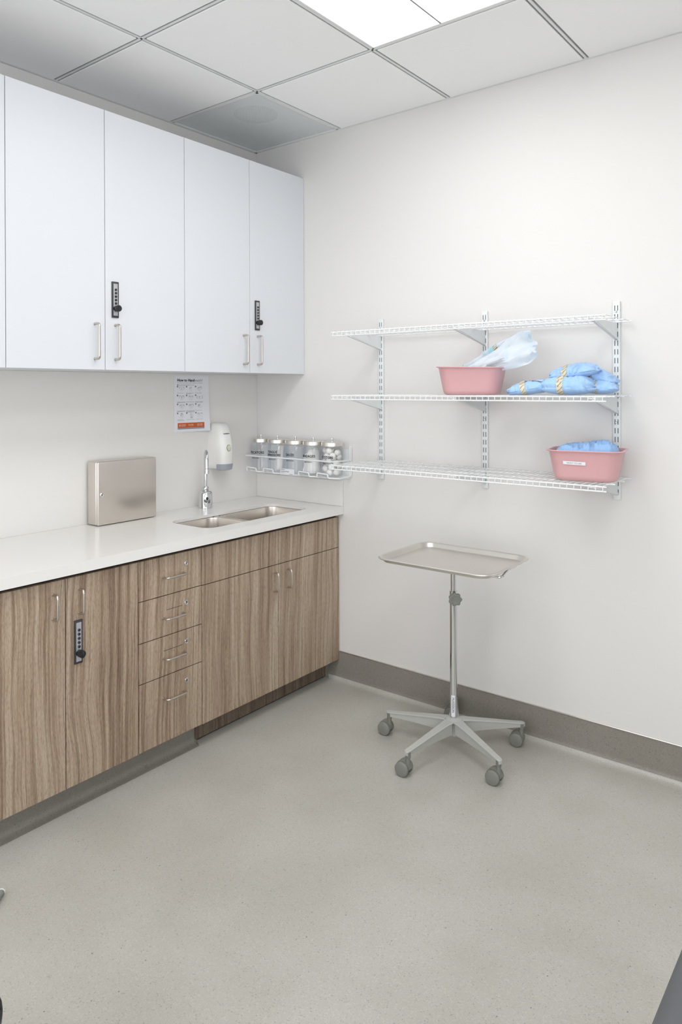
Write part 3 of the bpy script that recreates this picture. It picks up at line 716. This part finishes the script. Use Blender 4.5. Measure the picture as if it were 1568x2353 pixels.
# cotton balls: each its own
ci = JR-.004; proto = None; placed = []
while len(placed) < 60:
    best = None; r = .0142+cot.random()*.0018
    for _ in range(260):
        a = cot.random()*2*PI; q = (ci-r)*math.sqrt(cot.random()); x = JX[4]+q*math.cos(a); y = JY+q*math.sin(a)
        zmin = JZ+.0048+r
        for (px, py, pz, pr) in placed:
            d2 = (px-x)**2+(py-y)**2; s_ = (r+pr)*.97
            if d2 < s_*s_: zmin = max(zmin, pz+math.sqrt(s_*s_-d2))
        if best is None or zmin < best[2]: best = (x, y, zmin, r)
    if best[2]+r > JZ+.143: break
    placed.append(best)
for (x, y, z, r) in placed:
    if proto is None:
        bm = B(); bmesh.ops.create_icosphere(bm, subdivisions=3, radius=1)
        for v_ in bm.verts: v_.co *= 1+.09*noise.noise(v_.co*1.6)+.03*noise.noise(v_.co*5)
        me = bpy.data.meshes.new('cotton_ball'); bm.to_mesh(me); bm.free(); me.materials.append(M['cotton'])
        for p in me.polygons: p.use_smooth = True
        proto = bpy.data.objects.new('cotton_ball', me); proto['label'] = 'white cotton ball inside the jar lettered COTTON'; proto['category'] = 'cotton ball'; proto['group'] = 'cotton balls in the glass jar'
        o = proto
    else: o = proto.copy()
    C.objects.link(o); o.location = (x, y, z); o.scale = (r*1.05, r*1.05, r*1.05); o.rotation_euler = (cot.random()*3, cot.random()*3, cot.random()*3)
# bandage packets
for k, (dx, dy, rz, h_) in enumerate(((-.012, -.020, 20, .098), (.004, -.004, 28, .118), (-.004, .014, 12, .124))):
    bm = B(); n = 8; rows = []
    for j in range(n+1):
        z = h_*j/n; wv = .0015*math.sin(j*2.1+k); ww = .031-(.006 if j in (0, n) else 0)+.002*math.sin(j*1.3)
        hh = .0055 if 0 < j < n else .0012
        rows.append([Vector((ww*cx_, hh*cy_+wv, z)) for cx_, cy_ in ((-1, 0), (-.8, -.8), (0, -1), (.8, -.8), (1, 0), (.8, .8), (0, 1), (-.8, .8))])
    loft(bm, rows); bmesh.ops.transform(bm, matrix=Matrix.Translation((JX[3]+dx, JY+dy, JZ+.0055)) @ Matrix.Rotation(R(rz+35), 4, 'Z') @ Matrix.Rotation(R(3-3*k), 4, 'Y'), verts=bm.verts[:])
    tag(obj('bandage_packet', bm, 'gauze', smooth=True), ['white bandage packet at the front inside the BANDAGES jar', 'white bandage packet in the middle inside the BANDAGES jar', 'white bandage packet at the back inside the BANDAGES jar'][k], 'bandage', 'bandage packets in the jar')
# tongue depressor ends and a few gauze pads seen through the first jars
for k, (dx, dy, rz) in enumerate(((-.01, .01, 10), (.004, .016, 40))):
    bm = B(); box(bm, (-.008, -.001, 0), (.008, .001, .128), .0009, 1); bmesh.ops.transform(bm, matrix=Matrix.Translation((JX[1]+dx, JY+dy, JZ+.006)) @ Matrix.Rotation(R(rz), 4, 'Z') @ Matrix.Rotation(R(4), 4, 'Y'), verts=bm.verts[:])
    tag(obj('tongue_depressor', bm, 'gauze'), ['pale flat wooden stick at the left inside the second jar', 'pale flat wooden stick at the right inside the second jar'][k], 'tongue depressor', 'tongue depressors in the jar')

# ------------------------------------------------------------------ wall shelving
SX = [.8268, 1.3655, 1.9155]; ST, SB = 1.7813, 1.0212
SL = ['left', 'middle', 'right']
for k, x in enumerate(SX):
    t = thing('shelf_standard', ['white slotted shelf upright at the left, beside the jars', 'white slotted shelf upright in the middle, behind the pink basin', 'white slotted shelf upright at the right, behind the blue packs'][k], 'shelf upright', (x, 0, SB), group=None)
    bm = B(); w2 = .0135
    box(bm, (x-w2, -.012, SB), (x+w2, -.0005, ST), .0018, 2)
    z = SB+.02
    while z < ST-.03:
        for dx in (-.0055, .0055): box(bm, (x+dx-.0014, -.0123, z), (x+dx+.0014, -.0118, z+.0205), mi=1)
        z += .0335
    obj('channel', bm, ['bracket', 'slot'], t, smooth=True)
    for z in (1.741, 1.318, 1.06):
        bm = B(); lathe(bm, [(.0042, 0), (.0042, -.0012), (.003, -.0022), (.001, -.0018)], (x, -.0122, z), 'y', 14); obj('screw', bm, 'chrome', t, smooth=True)
SHZ = [1.706, 1.4235, 1.112]; SHN = ['top', 'middle', 'bottom']
X0, X1, YF = .772, 1.975, -.322
for k, zt in enumerate(SHZ):
    t = thing('wire_shelf', ['white wire shelf, topmost and empty', 'white wire shelf in the middle holding a pink basin and blue packs', 'white wire shelf at the bottom holding one labelled pink basin'][k], 'shelf', ((X0+X1)/2, 0, zt), group=None)
    bm = B(); wr = .0014; x = X0+.012
    while x < X1-.004:
        tube(bm, [(x, -.018, zt-.0045), (x, -.0185, zt-.0005), (x, -.021, zt-wr), (x, YF+.001, zt-wr), (x, YF-.0035, zt-.003), (x, YF-.0035, zt-.021)], wr, 6); x += .0251
    for y in (-.020, -.12, -.225): tube(bm, [(X0, y, zt-.0052), (X1, y, zt-.0052)], .0026, 8)
    obj('deck', bm, 'white_metal', t, smooth=True)
    bm = B(); tube(bm, [(X0, YF, zt-.0045), (X1, YF, zt-.0045)], .0027, 8); tube(bm, [(X0, YF-.0005, zt-.0205), (X1, YF-.0005, zt-.0205)], .0027, 8)
    obj('front_lip', bm, 'white_metal', t, smooth=True)
    for j, x in enumerate(SX):
        b_ = thing('shelf_bracket', 'white steel bracket under the %s wire shelf on the %s upright' % (SHN[k], SL[j]), 'bracket', (x, -.012, zt-.01), group=None)
        zu = zt-.0082
        P = [(-.0125, zu), (-.272, zu), (-.276, zu-.010), (-.262, zu-.014), (-.02, zu-.062), (-.0125, zu-.064)]
        bm = B(); prism(bm, [(x-.0045, y, z) for y, z in P], (.009, 0, 0))
        Q = [(-.0125, zu-.054), (-.245, zu-.0085), (-.250, zu-.0115), (-.02, zu-.062), (-.0125, zu-.064)]
        prism(bm, [(x-.0062, y, z) for y, z in Q], (.0124, 0, 0))
        obj('arm', bm, 'bracket', b_)
        bm = B(); tube(bm, [(x-.008, YF+.030, zu-.006), (x-.004, YF+.014, zu-.003), (x+.004, YF+.014, zu-.003), (x+.008, YF+.030, zu-.006)], .002, 8); obj('clip', bm, 'white_metal', b_, smooth=True)

# ------------------------------------------------------------------ pink basins
def basin(x, y, z, rz, tilt, label, W=.27, D=.22, hh=.112):
    t = thing('wash_basin', label, 'basin', (x, y, z), rz, group=None)
    lw, ld = W-.052, D-.052
    def ring(w_, d_, r_, z_): return [p+Vector((0, 0, z_/hh*tilt*p.x)) for p in rrect(w_, d_, r_, z_, 7)]
    S = [(lw*.6, ld*.6, .02, .003), (lw-.02, ld-.02, .038, .0), (lw-.004, ld-.004, .042, .006), (lw+.004, ld+.004, .044, .018), (W-.018, D-.018, .046, hh-.008), (W-.014, D-.014, .046, hh-.004), (W, D, .05, hh-.0035), (W+.001, D+.001, .05, hh-.001), (W-.002, D-.002, .05, hh+.0005),
         (W-.016, D-.016, .045, hh), (W-.021, D-.021, .0445, hh-.008), (lw+.000, ld+.000, .042, .019), (lw-.010, ld-.010, .04, .008), (lw-.026, ld-.026, .03, .003)]
    bm = B(); loft(bm, [ring(*s) for s in S], cap=(True, True)); obj('tub', bm, 'pink', t, smooth=True, local=True)
    return t
b1 = basin(1.3985, -.188, 1.4235, R(17.7), -.022, 'pink plastic basin holding clear pouches on the middle wire shelf')
b2 = basin(1.858, -.172, 1.1122, R(10.6), 0, 'pink plastic basin with a READY TO USE label on the bottom wire shelf')
# label on the second basin
sl = math.atan2(.026-.009, .1)   # wall slope
bm = B(); pz = .067; yf = -(.22-.052)/2-.002-(pz-.018)/.086*.0185-.0012
ux = Vector((1, 0, 0)); uz = Vector((0, -.2, .98)).normalized(); un = Vector((0, -.98, -.2)).normalized()
mt = basis(ux, uz, un, (-.0365, yf, pz)) @ Matrix.Rotation(R(-1.5), 4, 'Z')
box(bm, (-.033, -.0062, -.0006), (.045, .0062, .0006), mtx=mt); lb = obj('sticker', bm, 'paper', b2, local=True, label='white label reading READY TO USE')
bm = B(); add_bm(bm, text_bm('READY TO USE', .0075, .0002, 'CENTER'), mt @ Matrix.Translation((.006, -.0027, .0008))); obj('lettering', bm, 'inkgrey', lb, local=True)

# ------------------------------------------------------------------ blue wrapped packs
def fbm(p, s, o=3):
    v = 0; a = 1
    for i in range(o): v += a*noise.noise(p*s); s *= 2.1; a *= .5
    return v
def ridge(p, s): return 1-abs(noise.noise(p*s))*2
def pack(label, c, size, rot, seed, tapes, ears=.25):
    t = thing('surgical_pack', label, 'wrapped pack', c, group=None)
    Mx = Matrix.Rotation(R(rot[2]), 4, 'Z') @ Matrix.Rotation(R(rot[1]), 4, 'Y') @ Matrix.Rotation(R(rot[0]), 4, 'X')
    off = Vector((seed*7.3, seed*3.1, seed*1.7)); L, Wd, Ht = size
    def P(s, a, lift=0):
        """s in -1..1 along the pack, a the angle round it"""
        e = abs(s)
        thick = (1-e**3.0)**.7; wide = (1-e**8)**.5*(1-.12*e)
        cy, cz = math.cos(a), math.sin(a)
        y = Wd/2*wide*math.copysign(abs(cy)**.8, cy); z = Ht/2*(thick*.96+.04)*math.copysign(abs(cz)**.8, cz)
        if cz < 0: z *= .62
        p = Vector((L/2*s*(1+.05*math.sin(3*a+seed)), y, z)); q = p+off*.02
        g = Vector((cy*.25, cy, cz))
        w1 = noise.noise(q*11+off); w2 = abs(noise.noise(Vector((q.x*26+3*w1, q.y*15, q.z*22))+off)); w3 = abs(noise.noise(Vector((q.x*60, q.y*34+4*w1, q.z*46))+off))
        dsp = .011*w1+.016*(.28-w2)*1.0+.006*(.25-w3)+.006*ears*math.sin(5*a+seed)*e**3
        if cz < 0: dsp *= .25
        dsp = max(-.012, min(.010, dsp))
        r = p+Vector((0, cy*dsp, cz*dsp))
        r.x += .5*dsp*math.copysign(1, s)*e
        if lift: r += Vector((0, cy*lift, cz*lift))
        return Mx @ r
    NS, NA = 110, 96
    bm = B(); rings = []
    for i in range(NS+1):
        s = -math.cos(PI*(i+.25)/(NS+.5))*.999; rings.append([P(s, 2*PI*j/NA) for j in range(NA)])
    loft(bm, rings); w_ = obj('wrap', bm, 'blue', t, smooth=True, local=True)
    for p in w_.data.polygons: p.use_smooth = True
    for (s0, hw, skew, a0, a1) in tapes:
        bm = B(); n = 36; A = []; Bv = []
        for i in range(n+1):
            a = a0+(a1-a0)*i/n; s = s0+skew*(i/n-.5)
            A.append([P(s+hw*(j/3-1), a, .0016) for j in range(7)])
        V = [[bm.verts.new(p) for p in r_] for r_ in A]
        for r0, r1 in zip(V, V[1:]):
            for j in range(6): bm.faces.new((r0[j], r0[j+1], r1[j+1], r1[j]))
        tp = obj('tape', bm, 'tape', t, smooth=True, local=True)
        bm = B(); nl = max(3, int(abs(a1-a0)/.42))
        for q in range(nl):
            ac = a0+(a1-a0)*(q+.5)/nl; prev = None
            for j in range(9):
                f = j/8; a = ac+(f-.5)*.5; s = s0+skew*((a-a0)/(a1-a0)-.5)+hw*(f*1.7-.85)*-1
                pr = [bm.verts.new(P(s, a-.028, .0021)), bm.verts.new(P(s, a+.028, .0021))]
                if prev: bm.faces.new((prev[0], pr[0], pr[1], prev[1]))
                prev = pr
        obj('stripes', bm, 'tapeline', tp, local=True)
    return t
zs_ = SHZ[1]
pack('flat blue wrapped surgical pack at the left of the pile on the middle shelf', (1.668, -.215, zs_+.023), (.185, .13, .062), (0, -9, 12), 1.3, [(-.30, .10, .1, 1.1, 4.4), (.25, .03, .9, 1.7, 2.6)])
pack('blue wrapped surgical pack with striped tape, lower middle of the pile', (1.812, -.222, zs_+.027), (.195, .13, .082), (0, 0, 4), 2.1, [(-.22, .125, .1, 1.0, 4.4)])
pack('blue wrapped surgical pack resting on top of the pile', (1.822, -.195, zs_+.080), (.180, .13, .064), (0, -7, 8), 3.7, [(-.30, .11, .12, 1.0, 4.4)])
pack('blue wrapped surgical pack at the lower right of the pile', (1.903, -.150, zs_+.022), (.118, .14, .058), (0, 0, 14), 4.4, [(-.30, .10, .1, 1.1, 4.3)])
pack('blue wrapped surgical pack leaning at the upper right of the pile', (1.896, -.130, zs_+.061), (.118, .13, .054), (0, 16, 8), 5.9, [(-.50, .10, .1, 1.1, 4.3)])

# pouches sticking out of the first basin
def pouch(label, base, direc, side, L, W0, W1, th, seed, tape=False, lines=True):
    d = Vector(direc).normalized(); s = Vector(side); s = (s-d*s.dot(d)).normalized(); n = d.cross(s); off = Vector((seed*5.1, seed, seed*2.3))
    base = Vector(base); t = thing('sterile_pouch', label, 'pouch', base, group=None)
    NL, NW = 34, 18
    def S(u, v, sg, lift=0):
        wd = (W0+(W1-W0)*u**1.3)/2*(1+.06*math.sin(9*u+seed)); wd *= 1-.25*max(0, u-.86)/.14
        q = Vector((u*3, v*2, sg*.2))+off
        t_ = th*(1-abs(v)**3)*(1-.65*u)*(1 if u > .02 else .3)
        cr = .006*(.35+u)*(ridge(q, 1.3)-.5)+.005*noise.noise(q*2.2)+.014*u*u*math.sin(4*v+seed+3*u)
        edge = .014*noise.noise(Vector((v*3, seed, 0)))+.010*noise.noise(Vector((v*9, seed, 2)))
        uu = u+(edge/L*u**6)
        return d*(L*uu)+s*(wd*v)+n*(sg*t_/2+cr+sg*(.0006+lift))
    bm = B(); G_ = {}
    for sg in (-1, 1):
        for i in range(NL+1):
            for j in range(NW+1):
                if sg == 1 and (j in (0, NW) or i in (0, NL)): G_[sg, i, j] = G_[-1, i, j]; continue
                G_[sg, i, j] = bm.verts.new(S(i/NL, j/NW*2-1, sg))
        for i in range(NL):
            for j in range(NW):
                f = (G_[sg, i, j], G_[sg, i+1, j], G_[sg, i+1, j+1], G_[sg, i, j+1]); 
                if len(set(f)) == 4: bm.faces.new(f if sg == 1 else f[::-1])
    obj('film', bm, 'pouch', t, smooth=True, local=True)
    sgf = -1 if n.dot(CAM-base) < 0 else 1
    if lines:
        bm = B()
        for q in range(9):
            v0 = -.55+.06*q; u0, u1 = .34, .60-.02*(q % 3); prev = None
            for j in range(7):
                u = u0+(u1-u0)*j/6; pr = [bm.verts.new(S(u, v0-.010, sgf, .0008)), bm.verts.new(S(u, v0+.010, sgf, .0008))]
                if prev: bm.faces.new((prev[0], pr[0], pr[1], prev[1]))
                prev = pr
        obj('printing', bm, 'inklight', t, local=True)
    if tape:
        bm = B(); prev = None
        for j in range(9):
            v = .0+.9*j/8; pr = [bm.verts.new(S(.62, v, sgf, .001)), bm.verts.new(S(.70, v, sgf, .001))]
            if prev: bm.faces.new((prev[0], pr[0], pr[1], prev[1]))
            prev = pr
        tp = obj('tape', bm, 'tape', t, local=True); bm = B()
        for j in range(4):
            v = .05+.22*j; bm.faces.new([bm.verts.new(S(a, b, sgf, .0014)) for a, b in ((.62, v), (.70, v+.12), (.70, v+.16), (.62, v+.04))])
        obj('stripes', bm, 'tapeline', tp, local=True)
    return t
pouch('large crumpled clear pouch leaning up out of the pink basin', (1.372, -.200, 1.503), (.92, .03, .375), (-.38, .22, .88), .315, .060, .150, .030, 1.2)
pouch('narrow clear pouch with striped tape behind the larger one', (1.345, -.155, 1.522), (.88, .04, .44), (-.38, .22, .88), .25, .055, .080, .026, 2.9, tape=True, lines=False)

# drape in the second basin
t = thing('blue_drape', 'crumpled blue cloth drape heaped in the labelled pink basin', 'drape', (1.858, -.172, 1.205), R(10.6))
bm = B(); NX, NY = 130, 90; W_, D_ = .238, .188; G_ = []
for j in range(NY+1):
    r_ = []
    for i in range(NX+1):
        u = i/NX*2-1; v = j/NY*2-1
        x = W_/2*u*math.sqrt(1-.28*v*v); y = D_/2*v*math.sqrt(1-.28*u*u)
        p = Vector((x*11, y*9, 3.3)); e = max(abs(u), abs(v))
        wq = noise.noise(p*.8)
        f1 = abs(noise.noise(Vector((u*5.2+1.5*wq+v*1.2, v*1.6, 4.1)))); f2 = abs(noise.noise(Vector((u*11+2*wq-v*2, v*3, 8.2))))
        h = (.034+.018/(1+math.exp(-5*(u-.1))))*(1-e**6)+.030*(.26-f1)*(1-e**8)+.009*(.2-f2)*(1-e**10)
        r_.append(bm.verts.new((x, y, h-.003-.010*e**8)))
    G_.append(r_)
for j in range(NY):
    for i in range(NX): bm.faces.new((G_[j][i], G_[j][i+1], G_[j+1][i+1], G_[j+1][i]))
o = obj('cloth', bm, 'drape', t, smooth='keep', local=True)
sm = o.modifiers.new('solid', 'SOLIDIFY'); sm.thickness = .0012

# ------------------------------------------------------------------ instrument stand
cx, cy = 1.3617, -.2852; AR = .2815; A0 = R(189.64)
st = thing('instrument_stand', 'chrome and grey wheeled instrument stand under the steel tray', 'stand', (cx, cy, 0))
# five arms and hub in one casting
def arm_sections():
    #   dist, top z, half width top, depth
    return [(.030, .128, .022, .052), (.055, .126, .0185, .050), (.10, .1205, .0165, .043), (.16, .113, .0145, .034), (.22, .105, .0128, .026), (.262, .0995, .012, .021), (AR, .0975, .0118, .020), (AR+.010, .0965, .0095, .018), (AR+.0145, .095, .004, .014)]
for k in range(5):
    a = A0+k*2*PI/5; d = Vector((math.cos(a), math.sin(a), 0)); s = Vector((-d.y, d.x, 0)); c0 = Vector((cx, cy, 0)); bm = B(); rings = []
    for q, zt, hw, dp in arm_sections():
        p = c0+d*q; e = .0015; iw = hw*.74
        prof_ = [(-hw, -.005), (-hw, -.002), (-hw+.002, 0), (hw-.002, 0), (hw, -.002), (hw, -.005), (iw, -.0065), (iw*.9, -dp), (-iw*.9, -dp), (-iw, -.0065)]
        rings.append([p+s*u+Vector((0, 0, zt+v)) for u, v in prof_])
    loft(bm, rings); leg = obj('leg', bm, 'greyplastic', st, smooth=True)
    # caster
    p = c0+d*(AR+.000)
    bm = B(); lathe(bm, [(.0095, .068), (.0105, .070), (.0105, .094)], p, n=18); obj('stem_socket', bm, 'greydark', leg, smooth=True)
    trail = R([188, 184, 182, 190, 200][k]); td = Vector((math.cos(trail), math.sin(trail), 0)); ax = Vector((-td.y, td.x, 0))
    wc = p+td*.017+Vector((0, 0, .0275)); cs = None
    bm = B(); mt = basis(td, (0, 0, 1), ax, wc)
    # hood between the wheels
    P = []
    for i in range(15):
        an = R(-30+210*i/14); P.append((.0285*math.cos(an), .0285*math.sin(an)))
    P2 = [(x_*.6, y_*.55) for x_, y_ in P[::-1]]
    prism(bm, [mt @ Vector((x_, y_, -.0125)) for x_, y_ in P+P2], ax*.025)
    lathe(bm, [(.0085, .040), (.0085, .070)], p, n=16)
    cs = obj('caster', bm, 'greydark', st, smooth=True)
    for sg in (-1, 1):
        bm = B(); 
        for i_ in range(1):
            prf = [(.001, .0), (.0255, .0), (.0272, .002), (.0272, .009), (.0255, .0115), (.0225, .0125), (.001, .0135)]
            rg = []
            for r, h in prf: rg.append([mt @ Vector((r*math.cos(2*PI*q/28), r*math.sin(2*PI*q/28), sg*(.0135+h))) for q in range(28)])
            loft(bm, rg)
        obj('wheel', bm, 'greydark', cs, smooth=True)
bm = B(); lathe(bm, [(.021, .064), (.022, .067), (.0225, .118), (.031, .1235), (.034, .127), (.030, .130), (.0205, .1325), (.018, .134)], (cx, cy, 0), n=36); obj('hub', bm, 'greyplastic', st, smooth=True)
bm = B(); lathe(bm, [(.0145, .13), (.0145, .625), (.0155, .626), (.0155, .640), (.0125, .6415)], (cx, cy, 0), n=28); pl = obj('outer_pole', bm, 'chrome', st, smooth=True)
bm = B(); mt = basis((0, -1, 0), (0, 0, 1), (-1, 0, 0), (0, 0, 0))
def polewrap(p): a = p.x/.0147+math.atan2(-.80, .25); return Vector((cx+(.0148+p.z)*math.cos(a), cy+(.0148+p.z)*math.sin(a), p.y))
V = []
for i in range(7): V.append([bm.verts.new(polewrap(Vector((-.008+.016*i/6, .140+.085*j, 0)))) for j in (0, 1)])
for a_, b_ in zip(V, V[1:]): bm.faces.new((a_[0], b_[0], b_[1], a_[1]))
sk = obj('sticker', bm, 'paper', pl, label='white sticker with vertical lettering')
bm = B(); tb = text_bm('McKESSON', .0125, .0002); add_bm(bm, tb, Matrix.Rotation(R(-90), 4, 'Z'), fn=lambda p: polewrap(Vector((p.x-.0045+.001, p.y+.217, p.z+.0004)))); obj('lettering', bm, 'ink', pl)
bm = B(); lathe(bm, [(.0112, .60), (.0112, .774)], (cx, cy, 0), n=24); obj('inner_pole', bm, 'chrome', st, smooth=True)
bm = B(); kd = Vector((.56, -.83, 0)); ks = Vector((.83, .56, 0)); kc = Vector((cx, cy, .614)); mt = basis(ks, (0, 0, 1), kd, kc+kd*.024+ks*.004)
def star(r0, z_): return [mt @ Vector((.93*r0*(1+.09*math.cos(7*a_))*math.cos(a_), .93*r0*(1+.09*math.cos(7*a_))*math.sin(a_), z_)) for a_ in [2*PI*i/84 for i in range(84)]]
loft(bm, [star(.020, 0), star(.026, .002), star(.0275, .010), star(.026, .0145), star(.019, .016), star(.017, .0148), star(.004, .0146)]); obj('knob', bm, 'knob', st, smooth=True)
bm = B(); tube(bm, [kc+kd*.009, kc+kd*.026], .005, 12); obj('knob_screw', bm, 'chrome', st, smooth=True)
# tray and its frame
TX0, TX1, TY0, TY1, TZ = 1.168, 1.656, -.572, -.187, .800
tcx, tcy = (TX0+TX1)/2, (TY0+TY1)/2
bm = B(); fz = .775
tube(bm, fillet([(TX0+.08, -.49, fz), (TX1-.06, -.49, fz), (TX1-.035, -.46, fz), (TX1-.035, -.26, fz), (TX1-.06, -.23, fz), (TX0+.08, -.23, fz), (TX0+.06, -.26, fz), (TX0+.06, -.46, fz), (TX0+.08, -.49, fz)], .03, 5), .005, 10)
tube(bm, [(cx, cy, .7745), (cx, -.232, .775)], .006, 10); tube(bm, [(cx, cy, .7745), (cx, -.488, .775)], .006, 10)
lathe(bm, [(.0125, .75), (.0125, .776)], (cx, cy, 0), n=20)
obj('tray_frame', bm, 'chrome', st, smooth=True)
bm = B()
tube(bm, [(TX1-.006, -.380, .796), (TX1-.006, -.395, .793), (TX1-.010, -.440, .774)], .0048, 8)
tube(bm, fillet([(TX1-.010, -.436, .774), (TX1-.016, -.452, .7705), (TX1-.055, -.462, .7705), (TX1-.075, -.42, .774)], .01), .0042, 8)
obj('tray_clip', bm, 'chrome', st, smooth=True)
t = thing('instrument_tray', 'shallow stainless steel tray resting on the wheeled stand', 'tray', (tcx, tcy, .784))
W_, D_ = TX1-TX0, TY1-TY0
S = [(W_-.05, D_-.05, .040, .7815), (W_-.042, D_-.042, .044, .7813), (W_-.037, D_-.037, .046, .783), (W_-.024, D_-.024, .05, .7965), (W_-.016, D_-.016, .052, .7995), (W_-.010, D_-.010, .054, .8005), (W_-.003, D_-.003, .056, .799), (W_, D_, .057, .796), (W_-.004, D_-.004, .056, .793), (W_-.012, D_-.012, .053, .7955),
     (W_-.022, D_-.022, .05, .7945), (W_-.038, D_-.038, .046, .7812), (W_-.05, D_-.05, .04, .7803)]
bm = B(); loft(bm, [rrect(w_, d_, r_, z_, 8, (tcx, tcy)) for w_, d_, r_, z_ in S[::-1]]); obj('pan', bm, 'steeltray', t, smooth=True)

# ------------------------------------------------------------------ things cut by the frame
t = thing('exam_table', 'dark grey padded table edge at the bottom right corner of the photo', 'table', (2.80, -2.3, 0))
bm = B(); XL = 2.5085
rr3 = rrect(.62, 1.75, .07, 0, 8, (XL+.31, -2.20))
def off3(k, z): return [Vector((XL+.31+(p.x-XL-.31)*(1-k/.31), -2.20+(p.y+2.20)*(1-k/.875), z)) for p in rr3]
loft(bm, [off3(.02, .535), off3(.004, .541), off3(0, .56), off3(.003, .582), off3(.012, .594), off3(.028, .599), off3(.07, .600)]); obj('cushion', bm, 'vinyl', t, smooth=True)
bm = B(); box(bm, (XL+.10, -2.95, .0), (XL+.54, -1.5, .50), .02, 3); obj('base', bm, 'tablebase', t, smooth=True)
bm = B(); box(bm, (XL+.03, -3.03, .50), (XL+.59, -1.39, .534), .008, 2); obj('platform', bm, 'darkgrey', t, smooth=True)
t = thing('waste_bin', 'black bin of which only an edge shows at the bottom left corner', 'bin', (1.409, -2.320, 0))
bm = B(); bx, by = 1.409, -2.320
bm2 = [(.001, 0), (.105, 0), (.11, .01), (.128, .285), (.131, .29), (.131, .298), (.127, .30), (.124, .292), (.106, .012), (.001, .01)]
lathe(bm, bm2, (bx, by, 0), n=40); obj('shell', bm, 'black', t, smooth=True)
bm = B(); a_ = Vector((.745, -1.905, .004)); r_ = .0095; 
p0 = Vector((.800, -1.883, .0115)); p1 = Vector((.78, -1.845, .0115))
prf = []
axd = Vector((-.62, .78, 0)).normalized(); P = []; RR = []
for i in range(31): P.append(Vector((.8035, -1.899, .0105))+axd*(i/30*.078)); RR.append(.0098 if i % 2 else .0084)
t = thing('ribbed_tube', 'short ribbed grey tube with a white ring end at the left edge', 'tube', (.806, -1.9, 0))
tube(bm, P, RR, 16); obj('sleeve', bm, 'greydark', t, smooth=False)
bm = B(); tube(bm, [P[-1], P[-1]+axd*.003], .0102, 18); tube(bm, [P[-1]+axd*.0032, P[-1]+axd*.0036], .007, 16, mi=1); obj('end_ring', bm, ['white_metal', 'black'], t)
